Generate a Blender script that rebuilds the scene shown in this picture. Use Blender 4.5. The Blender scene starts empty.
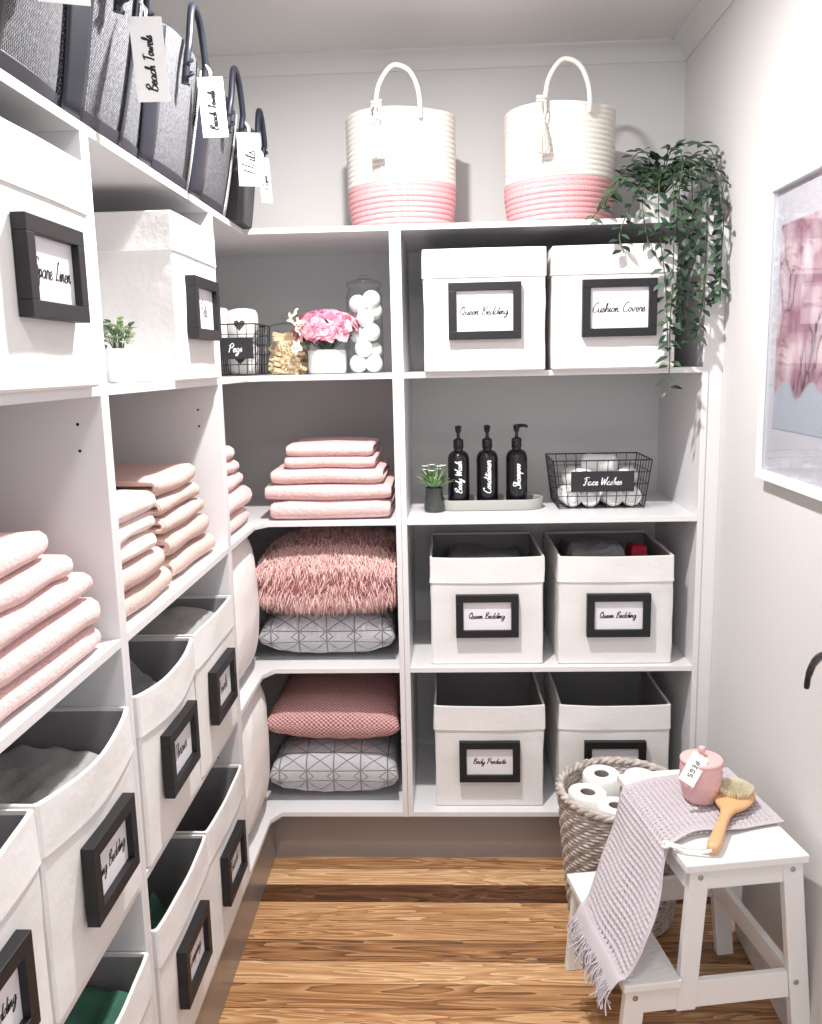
import bpy, math, random
from math import sin, cos, pi, radians, sqrt, atan2
from mathutils import Vector, Matrix, noise
random.seed(7)
C = bpy.context.scene.collection
H = 1.53                                   # camera height above the floor

# ---------------------------------------------------------------- materials
def srgb(r, g, b):
    f = lambda c: ((c/255+.055)/1.055)**2.4 if c > 10 else c/255/12.92
    return (f(r), f(g), f(b), 1)
class NT:
    def __init__(s, name):
        s.m = bpy.data.materials.new(name); s.m.use_nodes = True
        s.t = s.m.node_tree; s.n = s.t.nodes; s.b = s.n['Principled BSDF']; s.out = s.n['Material Output']
        s.tc = s.n.new('ShaderNodeTexCoord')
    def new(s, typ, ins=None, **kw):
        nd = s.n.new('ShaderNode'+typ)
        for k, v in kw.items(): setattr(nd, k, v)
        for k, v in (ins or {}).items():
            if isinstance(v, bpy.types.NodeSocket): s.t.links.new(v, nd.inputs[k])
            else: nd.inputs[k].default_value = v
        return nd
    def link(s, a, b): s.t.links.new(a, b)
    def math(s, op, a, b=0.0, c=0.0): return s.new('Math', {0: a, 1: b, 2: c}, operation=op).outputs[0]
    def mapping(s, scale=(1, 1, 1), rot=(0, 0, 0), src='Object'):
        return s.new('Mapping', {'Vector': s.tc.outputs[src], 'Scale': scale, 'Rotation': rot}).outputs[0]
    def noise(s, vec, scale, detail=3, rough=.5, dist=0):
        return s.new('TexNoise', {'Vector': vec, 'Scale': scale, 'Detail': detail, 'Roughness': rough, 'Distortion': dist}).outputs[0]
    def ramp(s, fac, stops, interp='LINEAR'):
        r = s.new('ValToRGB', {'Fac': fac}); e = r.color_ramp.elements; r.color_ramp.interpolation = interp
        while len(e) < len(stops): e.new(.5)
        for el, (p, c) in zip(e, stops): el.position = p; el.color = c
        return r.outputs[0]
    def bump(s, h, strength=.3, dist=.002):
        b = s.new('Bump', {'Height': h, 'Strength': strength, 'Distance': dist}); s.link(b.outputs[0], s.b.inputs['Normal'])
    def col(s, c): s.link(c, s.b.inputs['Base Color'])

def plain(name, c, rough=.5, metal=0, bump=None, spec=.5, var=0, sheen=0):
    t = NT(name); t.b.inputs['Base Color'].default_value = c; t.b.inputs['Roughness'].default_value = rough
    t.b.inputs['Metallic'].default_value = metal; t.b.inputs['Specular IOR Level'].default_value = spec
    if sheen: t.b.inputs['Sheen Weight'].default_value = sheen
    if bump: t.bump(t.noise(t.mapping(), bump[0], 4, .6), bump[1], bump[2])
    if var:
        f = t.noise(t.mapping(), 6, 3)
        d = tuple(x*(1-var) for x in c[:3])+(1,)
        t.col(t.ramp(f, [(.3, d), (.7, c)]))
    return t.m

M = {}
M['wall'] = plain('wall_paint', srgb(214, 213, 213), .7, bump=(60, .05, .002))
M['ceil'] = plain('ceiling_paint', srgb(218, 217, 216), .8)
M['melamine'] = plain('white_melamine', srgb(224, 223, 225), .38)
M['canvas'] = plain('white_canvas', srgb(230, 228, 227), .85, bump=(11, .45, .008))
M['lining'] = plain('grey_lining', srgb(148, 146, 148), .9, bump=(40, .2, .003))
M['frame'] = plain('black_frame', srgb(17, 16, 21), .5, bump=(200, .1, .001))
M['card'] = plain('white_card', srgb(232, 230, 236), .3)
M['ink'] = plain('black_ink', srgb(22, 20, 22), .5)
M['chalk'] = plain('white_lettering', srgb(240, 240, 240), .5)
M['tag'] = plain('white_tag', srgb(245, 244, 244), .6)
M['leather'] = plain('navy_leather', srgb(28, 32, 44), .42, bump=(90, .2, .001))
M['felt'] = plain('charcoal_felt', srgb(84, 85, 90), .95, bump=(300, .6, .002), var=.3)
M['black_wire'] = plain('black_wire', srgb(22, 22, 26), .4)
M['sign'] = plain('black_sign', srgb(34, 34, 38), .6)
M['bottle'] = plain('black_bottle', srgb(20, 20, 26), .22)
M['tray'] = plain('grey_tray', srgb(170, 170, 166), .6)
M['tray_in'] = plain('dark_tray_inside', srgb(70, 68, 68), .6)
M['white_cloth'] = plain('white_terry', srgb(240, 240, 240), .95, bump=(260, .5, .003), sheen=.3)
M['tissue'] = plain('white_tissue', srgb(245, 244, 242), .95, bump=(160, .3, .002))
M['core'] = plain('cardboard', srgb(150, 142, 136), .9)
M['pine'] = plain('pale_wood', srgb(236, 208, 170), .6, var=.15)
M['chrome'] = plain('chrome', srgb(190, 190, 190), .2, 1)
M['dark_metal'] = plain('dark_lever', srgb(60, 62, 64), .25, .8)
M['cotton_rope'] = plain('white_cotton_cord', srgb(240, 236, 230), .9, bump=(200, .5, .003))
M['beige_rope'] = plain('beige_cord', srgb(226, 218, 208), .9, bump=(200, .5, .003))
M['brush_wood'] = plain('beech_wood', srgb(226, 176, 128), .45, var=.1)
M['bristle'] = plain('bristle', srgb(250, 243, 220), .8)
M['pink_ceramic'] = plain('pink_glazed', srgb(228, 184, 182), .5)
M['stem'] = plain('stem_green', srgb(70, 92, 60), .6)
M['potwhite'] = plain('white_pot', srgb(238, 238, 238), .35)
M['potdark'] = plain('dark_pot', srgb(60, 62, 60), .6)
M['green_cloth'] = plain('green_cloth', srgb(74, 126, 108), .9, bump=(60, .5, .006), var=.3)
M['grey_cloth'] = plain('grey_cloth', srgb(168, 168, 168), .9, bump=(70, .6, .006))
M['dgrey_fleece'] = plain('dark_grey_fleece', srgb(140, 140, 144), .95, bump=(120, .8, .008))
M['red_cloth'] = plain('red_cloth', srgb(178, 40, 58), .8)
M['pillow_white'] = plain('white_pillow', srgb(240, 236, 234), .85, bump=(14, .2, .006))
M['white_frame'] = plain('white_lacquer', srgb(238, 236, 238), .3)
M['mat'] = plain('passe_partout', srgb(232, 222, 232), .6)
M['hole'] = plain('pin_hole_black', srgb(30, 30, 30), .8)
M['stool'] = plain('stool_white', srgb(240, 239, 238), .35, bump=(30, .05, .001))
M['white_fill'] = plain('white_gravel', srgb(240, 240, 240), .8, bump=(120, .8, .004))
M['fur'] = [plain('pink_fur_%s' % k, c, .8) for k, c in (('a', srgb(232, 186, 182)), ('b', srgb(242, 212, 206)), ('c', srgb(214, 160, 158)))]
M['fur_base'] = plain('pink_hide', srgb(206, 150, 150), .95)
M['leaf'] = [plain('leaf_%s' % k, c, .45) for k, c in (('a', srgb(44, 66, 50)), ('b', srgb(66, 92, 68)), ('c', srgb(30, 48, 38)))]
M['leafb'] = [plain('bright_leaf_%s' % k, c, .5) for k, c in (('a', srgb(122, 166, 104)), ('b', srgb(176, 206, 156)), ('c', srgb(226, 234, 218)))]
M['leafp'] = [plain('pale_leaf_%s' % k, c, .5) for k, c in (('a', srgb(128, 152, 112)), ('b', srgb(178, 192, 158)), ('c', srgb(92, 118, 84)))]
M['petal'] = [plain('petal_%s' % k, c, .6) for k, c in (('a', srgb(214, 142, 162)), ('b', srgb(230, 184, 194)), ('c', srgb(186, 98, 126)))]

def towelmat(name, c, sc=260, st=.6):
    t = NT(name); t.b.inputs['Roughness'].default_value = .95; t.b.inputs['Sheen Weight'].default_value = .4
    f = t.noise(t.mapping(), sc, 4, .7); g = t.noise(t.mapping(), 30, 3)
    d = tuple(x*.86 for x in c[:3])+(1,)
    t.col(t.ramp(f, [(.35, d), (.6, c)])); t.bump(t.math('ADD', f, g), st, .004)
    return t.m
M['pink_towel'] = towelmat('pink_terry', srgb(242, 204, 202), 130, .9)
M['pale_towel'] = towelmat('pale_pink_terry', srgb(246, 224, 218), 130, .8)
def ribmat(name, c, axis, sc):
    t = NT(name); t.b.inputs['Roughness'].default_value = .95
    w = t.new('TexWave', {'Vector': t.tc.outputs['Object'], 'Scale': sc, 'Distortion': .6, 'Detail': 1}, bands_direction=axis).outputs['Fac']
    f = t.noise(t.mapping(), 240, 3)
    d = tuple(x*.68 for x in c[:3])+(1,)
    t.col(t.ramp(w, [(.0, d), (.45, c)])); t.bump(t.math('ADD', w, t.math('MULTIPLY', f, .4)), .8, .004)
    return t.m
M['rib_towel'] = ribmat('ribbed_towel', srgb(240, 208, 198), 'X', 42)

def knitmat():
    t = NT('pink_moss_knit'); t.b.inputs['Roughness'].default_value = .9
    s = t.new('SeparateXYZ', {0: t.mapping((1, 1, 1))})
    a = t.math('SINE', t.math('MULTIPLY', s.outputs[0], 420)); b = t.math('SINE', t.math('MULTIPLY', t.math('ADD', s.outputs[1], t.math('ABSOLUTE', s.outputs[2])), 420))
    h = t.math('ADD', t.math('MULTIPLY', a, b), 1)
    t.col(t.ramp(t.math('MULTIPLY', h, .5), [(.15, srgb(178, 122, 124)), (.6, srgb(228, 180, 178))])); t.bump(h, .7, .004)
    return t.m
M['knit'] = knitmat()
def quiltmat():
    t = NT('grey_quilted_linen'); t.b.inputs['Roughness'].default_value = .9
    s = t.new('SeparateXYZ', {0: t.mapping((1, 1, 1))}); x = s.outputs[0]; y = t.math('ADD', s.outputs[1], t.math('MULTIPLY', t.math('ABSOLUTE', s.outputs[2]), 1.1))
    L = None
    p = .085
    for (a, b) in ((1, 0), (.0, 1), (.7071, .7071), (.7071, -.7071)):
        pp = p if a != .7071 else p*.7071*2/2
        d = t.math('ADD', t.math('MULTIPLY', x, a/pp), t.math('MULTIPLY', y, b/pp))
        d = t.math('ABSOLUTE', t.math('SUBTRACT', t.math('FRACT', t.math('ADD', d, 100)), .5))   # .5 on the line
        L = d if L is None else t.math('MAXIMUM', L, d)
    g = t.noise(t.mapping(), 300, 3)
    line = t.new('MapRange', {0: L, 1: .462, 2: .5, 3: 1, 4: 0}).outputs[0]
    t.col(t.ramp(line, [(0, srgb(134, 134, 140)), (.5, srgb(188, 188, 193))]))
    t.bump(t.math('ADD', t.math('POWER', line, .5), t.math('MULTIPLY', g, .15)), .9, .006)
    return t.m
M['quilt'] = quiltmat()
def tweedmat():
    t = NT('grey_woven_straw'); t.b.inputs['Roughness'].default_value = .85
    s = t.new('SeparateXYZ', {0: t.mapping((1, 1, 1))})
    a = t.math('SINE', t.math('MULTIPLY', t.math('ADD', s.outputs[0], s.outputs[1]), 1150)); b = t.math('SINE', t.math('MULTIPLY', s.outputs[2], 850))
    h = t.math('MULTIPLY', t.math('ADD', t.math('MULTIPLY', a, b), 1), .5)
    n = t.noise(t.mapping((1, 1, .5)), 330, 2, .8)
    m = t.math('ADD', t.math('MULTIPLY', h, .45), t.math('MULTIPLY', n, .75))
    t.col(t.ramp(m, [(.38, srgb(32, 34, 41)), (.62, srgb(84, 86, 93)), (.8, srgb(146, 146, 150))])); t.bump(h, .6, .002)
    return t.m
M['tweed'] = tweedmat()
M['pale_knit'] = ribmat('pale_grey_knit', srgb(206, 206, 206), 'Z', 60)
def wickermat():
    t = NT('grey_wicker'); t.b.inputs['Roughness'].default_value = .8
    f = t.noise(t.mapping(), 45, 3); t.col(t.ramp(f, [(.3, srgb(158, 146, 140)), (.7, srgb(216, 206, 198))])); t.bump(t.noise(t.mapping(), 300, 2), .4, .002)
    return t.m
M['wicker'] = wickermat()
M['waffle'] = plain('lilac_grey_waffle', srgb(196, 188, 194), .95, bump=(300, .5, .002))
def ropemat(name, c):
    t = NT(name); t.b.inputs['Roughness'].default_value = .9
    w = t.new('TexWave', {'Vector': t.mapping((1, 1, 1.2), (0, .5, 0)), 'Scale': 60, 'Distortion': 1}, bands_direction='DIAGONAL').outputs['Fac']
    d = tuple(x*.86 for x in c[:3])+(1,)
    t.col(t.ramp(w, [(0, d), (.5, c)])); t.bump(w, .4, .002); return t.m
M['rope_white'] = ropemat('white_coiled_rope', srgb(236, 231, 224)); M['rope_pink'] = ropemat('pink_coiled_rope', srgb(226, 168, 172))
def glassmat():
    t = NT('clear_glass')
    lw = t.new('LayerWeight', {'Blend': .35}).outputs['Facing']
    tr = t.new('BsdfTransparent', {'Color': t.ramp(lw, [(.35, (.95, .97, .97, 1)), (.85, (.66, .70, .71, 1))])}); gl = t.new('BsdfGlossy', {'Roughness': .03})
    bf = t.new('NewGeometry').outputs['Backfacing']
    ior = t.new('MapRange', {0: bf, 1: 0.0, 2: 1.0, 3: 1.45, 4: 1/1.45}).outputs[0]
    fr = t.new('Fresnel', {'IOR': ior}); mx = t.new('MixShader', {0: fr.outputs[0], 1: tr.outputs[0], 2: gl.outputs[0]})
    t.link(mx.outputs[0], t.out.inputs[0]); return t.m
M['glass'] = glassmat()
def floormat():
    t = NT('timber_boards'); t.b.inputs['Roughness'].default_value = .3
    s = t.new('SeparateXYZ', {0: t.tc.outputs['Object']}); x, y = s.outputs[0], s.outputs[1]
    pw = .0835
    k = t.math('FLOOR', t.math('DIVIDE', t.math('SUBTRACT', y, 2.342), pw))
    fr = t.math('FRACT', t.math('DIVIDE', t.math('SUBTRACT', y, 2.342-50*pw), pw))
    wn = t.new('TexWhiteNoise', {'W': k}, noise_dimensions='1D').outputs['Value']
    # shade of each board, front to back
    sh = [.5, .62, .45, .66, .3, .55, .7, .4, .62, .5, .75, .42, .6, .68, .1, .78, .5, .6]
    f = t.math('DIVIDE', t.math('ADD', k, 15.5), 18.0)
    shade = t.ramp(f, [(i/18.0, (v, v, v, 1)) for i, v in enumerate(sh)], 'CONSTANT')
    off = t.math('MULTIPLY', wn, 37.0)
    vec = t.new('CombineXYZ', {0: t.math('ADD', t.math('MULTIPLY', x, 1.1), off), 1: t.math('MULTIPLY', y, 13.0), 2: off}).outputs[0]
    g1 = t.noise(vec, 1.6, 2, .5, 1.2)
    rings = t.math('FRACT', t.math('MULTIPLY', g1, 7.0))
    vec2 = t.new('CombineXYZ', {0: t.math('MULTIPLY', x, 5.0), 1: t.math('MULTIPLY', y, 160.0), 2: off}).outputs[0]
    g2 = t.noise(vec2, 1.5, 4, .6)
    v = t.math('ADD', shade, t.math('ADD', t.math('MULTIPLY', t.math('SUBTRACT', rings, .5), .38), t.math('MULTIPLY', t.math('SUBTRACT', g2, .5), .5)))
    c = t.ramp(v, [(.0, srgb(70, 42, 24)), (.25, srgb(104, 70, 44)), (.5, srgb(160, 114, 74)), (.75, srgb(200, 156, 110)), (1, srgb(232, 198, 156))])
    gap = t.math('LESS_THAN', fr, .022)
    mx = t.new('MixRGB', {0: gap, 1: c, 2: srgb(60, 38, 22)}); t.col(mx.outputs[0])
    t.bump(t.math('SUBTRACT', g2, t.math('MULTIPLY', gap, 2)), .08, .002)
    t.link(t.ramp(g2, [(0, (.22,)*3+(1,)), (1, (.42,)*3+(1,))]), t.b.inputs['Roughness'])
    return t.m
M['floor'] = floormat()
def kickmat():
    t = NT('brushed_kickboard'); t.b.inputs['Metallic'].default_value = .45; t.b.inputs['Roughness'].default_value = .3
    t.b.inputs['Base Color'].default_value = srgb(150, 146, 146)
    t.bump(t.noise(t.mapping((2, 2, 60)), 20, 3), .05, .001); return t.m
M['kick'] = kickmat()
def artmat():
    t = NT('peony_print'); t.b.inputs['Roughness'].default_value = .35
    v = t.mapping((1, 1, .62), (0, 0, 0))
    d = t.new('MixRGB', {0: .12, 1: v, 2: t.new('TexNoise', {'Vector': v, 'Scale': 9.0, 'Detail': 3.0}).outputs[1]}).outputs[0]
    vo = t.new('TexVoronoi', {'Vector': d, 'Scale': 17.0}); ve = t.new('TexVoronoi', {'Vector': d, 'Scale': 17.0}, feature='DISTANCE_TO_EDGE')
    pet = t.ramp(vo.outputs['Distance'], [(0, srgb(246, 228, 234)), (.35, srgb(228, 190, 202)), (.7, srgb(186, 130, 150))])
    edge = t.ramp(ve.outputs['Distance'], [(.0, (1, 1, 1, 1)), (.05, (0, 0, 0, 1))])
    dark = t.math('MULTIPLY', edge, t.ramp(t.noise(v, 7, 2), [(.5, (0, 0, 0, 1)), (.58, (1, 1, 1, 1))]))
    c = t.new('MixRGB', {0: dark, 1: pet, 2: srgb(70, 60, 74)}).outputs[0]
    s = t.new('SeparateXYZ', {0: t.tc.outputs['Object']})
    low = t.math('ADD', s.outputs[2], t.math('MULTIPLY', t.noise(v, 14, 2), .1))
    bgm = t.ramp(t.math('ADD', low, .5), [(.425, (1, 1, 1, 1)), (.435, (0, 0, 0, 1))])
    c = t.new('MixRGB', {0: bgm, 1: c, 2: srgb(206, 206, 220)}).outputs[0]
    t.col(c); return t.m
M['art'] = artmat()

# ---------------------------------------------------------------- mesh helpers
class MB:
    def __init__(s): s.v = []; s.f = []; s.mi = []; s.cur = 0; s.mt = Matrix()
    def pt(s, *a): s.v.append(s.mt @ Vector(a)); return len(s.v)-1
    def face(s, *i): s.f.append(tuple(i)); s.mi.append(s.cur)
    def box(s, x0, x1, y0, y1, z0, z1):
        b = len(s.v)
        for z in (z0, z1):
            for x, y in ((x0, y0), (x1, y0), (x1, y1), (x0, y1)): s.pt(x, y, z)
        for q in ((3, 2, 1, 0), (4, 5, 6, 7), (0, 1, 5, 4), (1, 2, 6, 5), (2, 3, 7, 6), (3, 0, 4, 7)): s.face(*[b+i for i in q])
        return s
    def hexa(s, lo, hi):                    # two quads of 3-D points, bottom and top
        b = len(s.v)
        for p in list(lo)+list(hi): s.pt(*p)
        for q in ((3, 2, 1, 0), (4, 5, 6, 7), (0, 1, 5, 4), (1, 2, 6, 5), (2, 3, 7, 6), (3, 0, 4, 7)): s.face(*[b+i for i in q])
        return s
    def prism(s, poly, z0, z1):
        b = len(s.v); n = len(poly)
        for z in (z0, z1):
            for x, y in poly: s.pt(x, y, z)
        s.face(*[b+i for i in range(n-1, -1, -1)]); s.face(*[b+n+i for i in range(n)])
        for i in range(n): j = (i+1) % n; s.face(b+i, b+j, b+n+j, b+n+i)
        return s
    def rings(s, rs, close=True, cap0=True, cap1=True):
        b = len(s.v); n = len(rs[0])
        for r in rs:
            for p in r: s.pt(*p)
        for k in range(len(rs)-1):
            for i in range(n if close else n-1):
                j = (i+1) % n; s.face(b+k*n+i, b+k*n+j, b+(k+1)*n+j, b+(k+1)*n+i)
        if cap0: s.face(*[b+i for i in range(n-1, -1, -1)])
        if cap1: s.face(*[b+(len(rs)-1)*n+i for i in range(n)])
        return s
    def lathe(s, prof, n=32, cx=0, cy=0, cap0=True, cap1=True, fn=None):
        rs = []
        for r, z in prof:
            rs.append([(cx+r*cos(2*pi*i/n), cy+r*sin(2*pi*i/n), z) if not fn else fn(r, 2*pi*i/n, z) for i in range(n)])
        return s.rings(rs, True, cap0, cap1)
    def tube(s, pts, r, n=6, closed=False, cap=True):
        pts = [Vector(p) for p in pts]; m = len(pts); rs = []
        up = Vector((0, 0, 1)); prev = None
        for i, p in enumerate(pts):
            if closed: d = pts[(i+1) % m]-pts[i-1]
            else: d = pts[min(i+1, m-1)]-pts[max(i-1, 0)]
            if d.length < 1e-9: d = Vector((0, 0, 1))
            d.normalize()
            if prev is None:
                a = up if abs(d.z) < .9 else Vector((1, 0, 0)); x = d.cross(a).normalized()
            else:
                x = prev-d*prev.dot(d); x = x.normalized() if x.length > 1e-6 else prev
            prev = x; y = d.cross(x)
            rr = r[i] if isinstance(r, (list, tuple)) else r
            rs.append([tuple(p+x*cos(2*pi*k/n)*rr+y*sin(2*pi*k/n)*rr) for k in range(n)])
        if closed: rs.append(rs[0]); return s.rings(rs, True, False, False)
        return s.rings(rs, True, cap, cap)
    def grid(s, fn, nu, nv, close_u=False):
        b = len(s.v)
        for j in range(nv+1):
            for i in range(nu+(0 if close_u else 1)): s.pt(*fn(i/nu, j/nv))
        w = nu if close_u else nu+1
        for j in range(nv):
            for i in range(nu):
                i2 = (i+1) % w; s.face(b+j*w+i, b+j*w+i2, b+(j+1)*w+i2, b+(j+1)*w+i)
        return s
    def build(s, name, mat, parent=None, smooth=True, bevel=0, angle=40, loc=None, rot=None):
        me = bpy.data.meshes.new(name); me.from_pydata([tuple(v) for v in s.v], [], s.f)
        for m in (mat if isinstance(mat, (list, tuple)) else [mat]): me.materials.append(m)
        me.polygons.foreach_set('material_index', s.mi)
        me.update()
        if smooth:
            me.polygons.foreach_set('use_smooth', [True]*len(me.polygons))
            me.set_sharp_from_angle(angle=radians(angle))
        o = bpy.data.objects.new(name, me); C.objects.link(o)
        if parent: o.parent = parent
        if loc: o.location = loc
        if rot: o.rotation_euler = rot
        if bevel:
            b = o.modifiers.new('bevel', 'BEVEL'); b.width = bevel; b.segments = 2; b.limit_method = 'ANGLE'
        return o
def tag(o, label, cat, group=None):
    o['label'] = label; o['category'] = cat
    if group: o['group'] = group
    return o
def thing(name, label, cat, loc=(0, 0, 0), rz=0, group=None, rot=None):
    o = bpy.data.objects.new(name, None); C.objects.link(o); o.location = loc
    o.rotation_euler = rot if rot else (0, 0, rz); o.empty_display_size = .05
    return tag(o, label, cat, group)
def struct(name, mb, mat, **k):
    o = mb.build(name, mat, None, **k); o['kind'] = 'structure'; return o
def spline(pts, n=8, closed=False):
    P = [Vector(p) if len(p) == 3 else Vector((p[0], p[1], 0)) for p in pts]; m = len(P); out = []
    for i in range(m if closed else m-1):
        p0 = P[i-1] if (i > 0 or closed) else P[0]*2-P[1]
        p1 = P[i]; p2 = P[(i+1) % m]; p3 = P[(i+2) % m] if (i+2 < m or closed) else P[-1]*2-P[-2]
        for k in range(n):
            t = k/n; out.append(.5*((2*p1)+(-p0+p2)*t+(2*p0-5*p1+4*p2-p3)*t*t+(-p0+3*p1-3*p2+p3)*t**3))
    if not closed: out.append(P[-1])
    return out

# ---------------------------------------------------------------- handwriting
G = {
'a': (1.2, '.9,.8 .5,1 .1,.6 .15,.1 .5,0 .85,.4 .95,.95 .9,.2 1.1,0 1.3,.25'),
'b': (1.0, '0,.3 .35,1.5 .35,2.2 .12,1.7 .15,.2 .5,0 .8,.4 .6,.9 .3,.6 1,.6'),
'c': (.95, '.9,.8 .6,1 .2,.7 .15,.2 .5,0 .95,.3'),
'd': (1.25, '.95,.8 .5,1 .1,.5 .3,0 .7,.2 1.05,1.2 1.2,2.2 1.0,1 1.0,.2 1.2,0 1.4,.25'),
'e': (.85, '0,.3 .5,.5 .65,.8 .4,1 .12,.6 .3,0 .6,0 .9,.3'),
'f': (.8, '0,.3 .45,1.5 .5,2.2 .25,2 .2,.5 .1,-.9 .4,-.4 .2,.2 .8,.5'),
'g': (1.1, '.9,.8 .5,1 .1,.6 .3,.1 .7,.3 .9,.9 .85,-.5 .45,-1.1 .2,-.7 .7,-.1 1.2,.3'),
'h': (1.0, '0,.3 .35,1.6 .35,2.2 .15,1.8 .12,0 .3,.7 .6,1 .72,.7 .75,.1 1.05,.2'),
'i': (.5, '0,.3 .22,1 .2,.2 .35,0 .55,.25;.3,1.5 .34,1.6'),
'k': (.95, '0,.3 .35,1.6 .35,2.2 .15,1.8 .12,0 .3,.6 .7,1 .3,.55 .7,0 1,.25'),
'l': (.5, '0,.3 .38,1.6 .33,2.2 .15,1.8 .18,.2 .35,0 .55,.25'),
'm': (1.35, '0,.3 .12,1 .1,0 .3,.8 .5,1 .52,0 .75,.8 .95,1 1,.2 1.15,0 1.35,.25'),
'n': (.95, '0,.3 .12,1 .1,0 .3,.8 .55,1 .62,.2 .78,0 1,.25'),
'o': (.95, '.7,.9 .3,1 .1,.4 .4,0 .72,.4 .6,.95 1,.8'),
'p': (.95, '0,.3 .2,1 .1,-1.1 .2,.6 .55,1 .75,.5 .5,.05 .25,.2 1,.25'),
'r': (.75, '0,.3 .2,1.1 .35,.85 .6,.9 .58,.2 .7,0 .85,.25'),
's': (.7, '0,.2 .35,1.1 .4,.7 .58,.3 .35,0 .1,.1 .5,.1 .75,.25'),
't': (.6, '0,.3 .35,1.9 .2,.2 .38,0 .65,.25;0,1.3 .7,1.42'),
'u': (1.0, '0,.3 .15,1 .15,.2 .4,0 .65,.3 .75,1 .75,.2 .9,0 1.1,.25'),
'v': (.9, '0,.9 .3,0 .65,1 .95,.85'),
'w': (1.2, '0,.9 .2,0 .5,.8 .7,0 1,1 1.25,.85'),
'y': (1.0, '0,.9 .2,.1 .5,.1 .8,1 .6,-.6 .3,-1.1 .1,-.7 .6,-.1 1.05,.3'),
'B': (1.35, '.35,2 .15,0;0,1.7 .7,2.4 1.15,1.9 .4,1.15 1.15,.9 1.1,.15 .4,-.05 .0,.3'),
'C': (1.3, '1.2,1.9 .9,2.4 .2,1.5 .2,.3 .7,0 1.35,.4'),
'F': (1.2, '.55,2 .45,.6 .2,-.1 -.1,.2;-.1,1.8 .5,2.3 1.3,2.2;.1,1.1 .9,1.2'),
'K': (1.3, '.3,2.3 .1,0;1.2,2.3 .2,1 .7,.7 1.3,.05'),
'H': (1.4, '.3,2.3 .1,0;1.2,2.4 1,0;.0,1.1 1.3,1.25'),
'L': (1.1, '.9,2.1 .6,2.3 .4,1 .1,0 .5,.15 1.1,0'),
'P': (1.2, '.35,2.1 .15,-.1;0,1.7 .7,2.4 1.2,1.9 .8,1.2 .3,1.1'),
'Q': (1.5, '1.1,2.1 .4,2.1 .1,1 .5,0 1.15,.6 1.1,1.7 .7,2.3 .5,1.7;.6,.5 1.5,-.3'),
'S': (1.1, '1.1,2 .7,2.4 .3,1.9 .9,1 .8,.1 .2,-.1 -.1,.4'),
'T': (1.1, '.0,2 .5,2.3 1.2,2.25;.6,2.2 .5,.5 .3,0'),
'W': (1.7, '.0,2.2 .25,0 .8,1.8 1,0 1.6,2.4'),
'G': (1.2, '1.1,.9 1.1,2 .5,2.3 .1,1 .5,0 1.1,.2 1.1,1 .7,1'),
'E': (1.0, '.9,2.2 .1,2.1 .1,0 .9,.05;.1,1.1 .7,1.1'),
' ': (.9, ''),
}
def script(mb, text, width, stroke, slant=.22, maxh=None):
    """strokes of handwriting centred on the origin in the local XZ plane, facing -Y"""
    polys = []; x = 0
    for ch in text:
        w, d = G[ch]
        for st in d.split(';'):
            if not st: continue
            p = [tuple(map(float, q.split(','))) for q in st.split()]
            polys.append([(x+a+slant*b, b) for a, b in p])
        x += w
    xs = [a for p in polys for a, b in p]; ys = [b for p in polys for a, b in p]
    sc = width/(max(xs)-min(xs))
    if maxh: sc = min(sc, maxh/(max(ys)-min(ys)))
    cx = (max(xs)+min(xs))/2; cy = 1.0
    for p in polys:
        pts = spline(p, 4); n = len(pts); b0 = len(mb.v)
        for i, q in enumerate(pts):
            d = pts[min(i+1, n-1)]-pts[max(i-1, 0)]
            if d.length < 1e-6: d = Vector((1, 0, 0))
            d.normalize(); nr = Vector((-d.y, d.x, 0)); w = stroke*.5*(.7+.6*abs(d.y))
            a = q.xy-Vector((cx, cy)); a *= sc
            mb.pt(a.x-nr.x*w, 0, a.y-nr.y*w); mb.pt(a.x+nr.x*w, 0, a.y+nr.y*w)
        for i in range(n-1): mb.face(b0+2*i, b0+2*i+2, b0+2*i+3, b0+2*i+1)
    return mb

# ================================================================= THE ROOM
XR, XL, YB, YF, ZC = .77, -1.04, 2.95, -.5, 2.50
struct('floor', MB().box(XL-.1, XR+.1, YF, YB+.1, -.05, 0), M['floor'], smooth=False)
struct('ceiling', MB().box(XL-.1, XR+.1, YF, YB+.1, ZC, ZC+.05), M['ceil'], smooth=False)
struct('wall_back', MB().box(XL-.1, XR+.1, YB, YB+.1, 0, ZC), M['wall'], smooth=False)
struct('wall_left', MB().box(XL-.1, XL, YF, YB, 0, ZC), M['wall'], smooth=False)
struct('wall_right', MB().box(XR, XR+.1, YF, YB, 0, ZC), M['wall'], smooth=False)
def cove(a, b, inward, name):
    a = Vector(a); b = Vector(b); inward = Vector(inward); prof = [(0, .0), (.006, 0), (.006, -.0)]
    pr = [(0, -.05), (.005, -.05), (.008, -.044)]+[(.05-.042*cos(t*pi/12), -.044+.036*sin(t*pi/12)) for t in range(7)]+[(.056, -.005), (.056, 0), (0, 0)]
    mb = MB(); mb.rings([[tuple(p+inward*u+Vector((0, 0, ZC+v))) for u, v in pr] for p in (a, b)])
    return struct(name, mb, M['ceil'])
cove((XR, YF, 0), (XR, YB, 0), (-1, 0, 0), 'trim_1')
cove((XL, YB, 0), (XR, YB, 0), (0, -1, 0), 'trim_2')
cove((XL, YF, 0), (XL, YB, 0), (1, 0, 0), 'trim_3')
struct('baseboard_right', MB().box(XR-.012, XR, YF, 2.46, 0, .07), M['wall'], bevel=.003)

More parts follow.
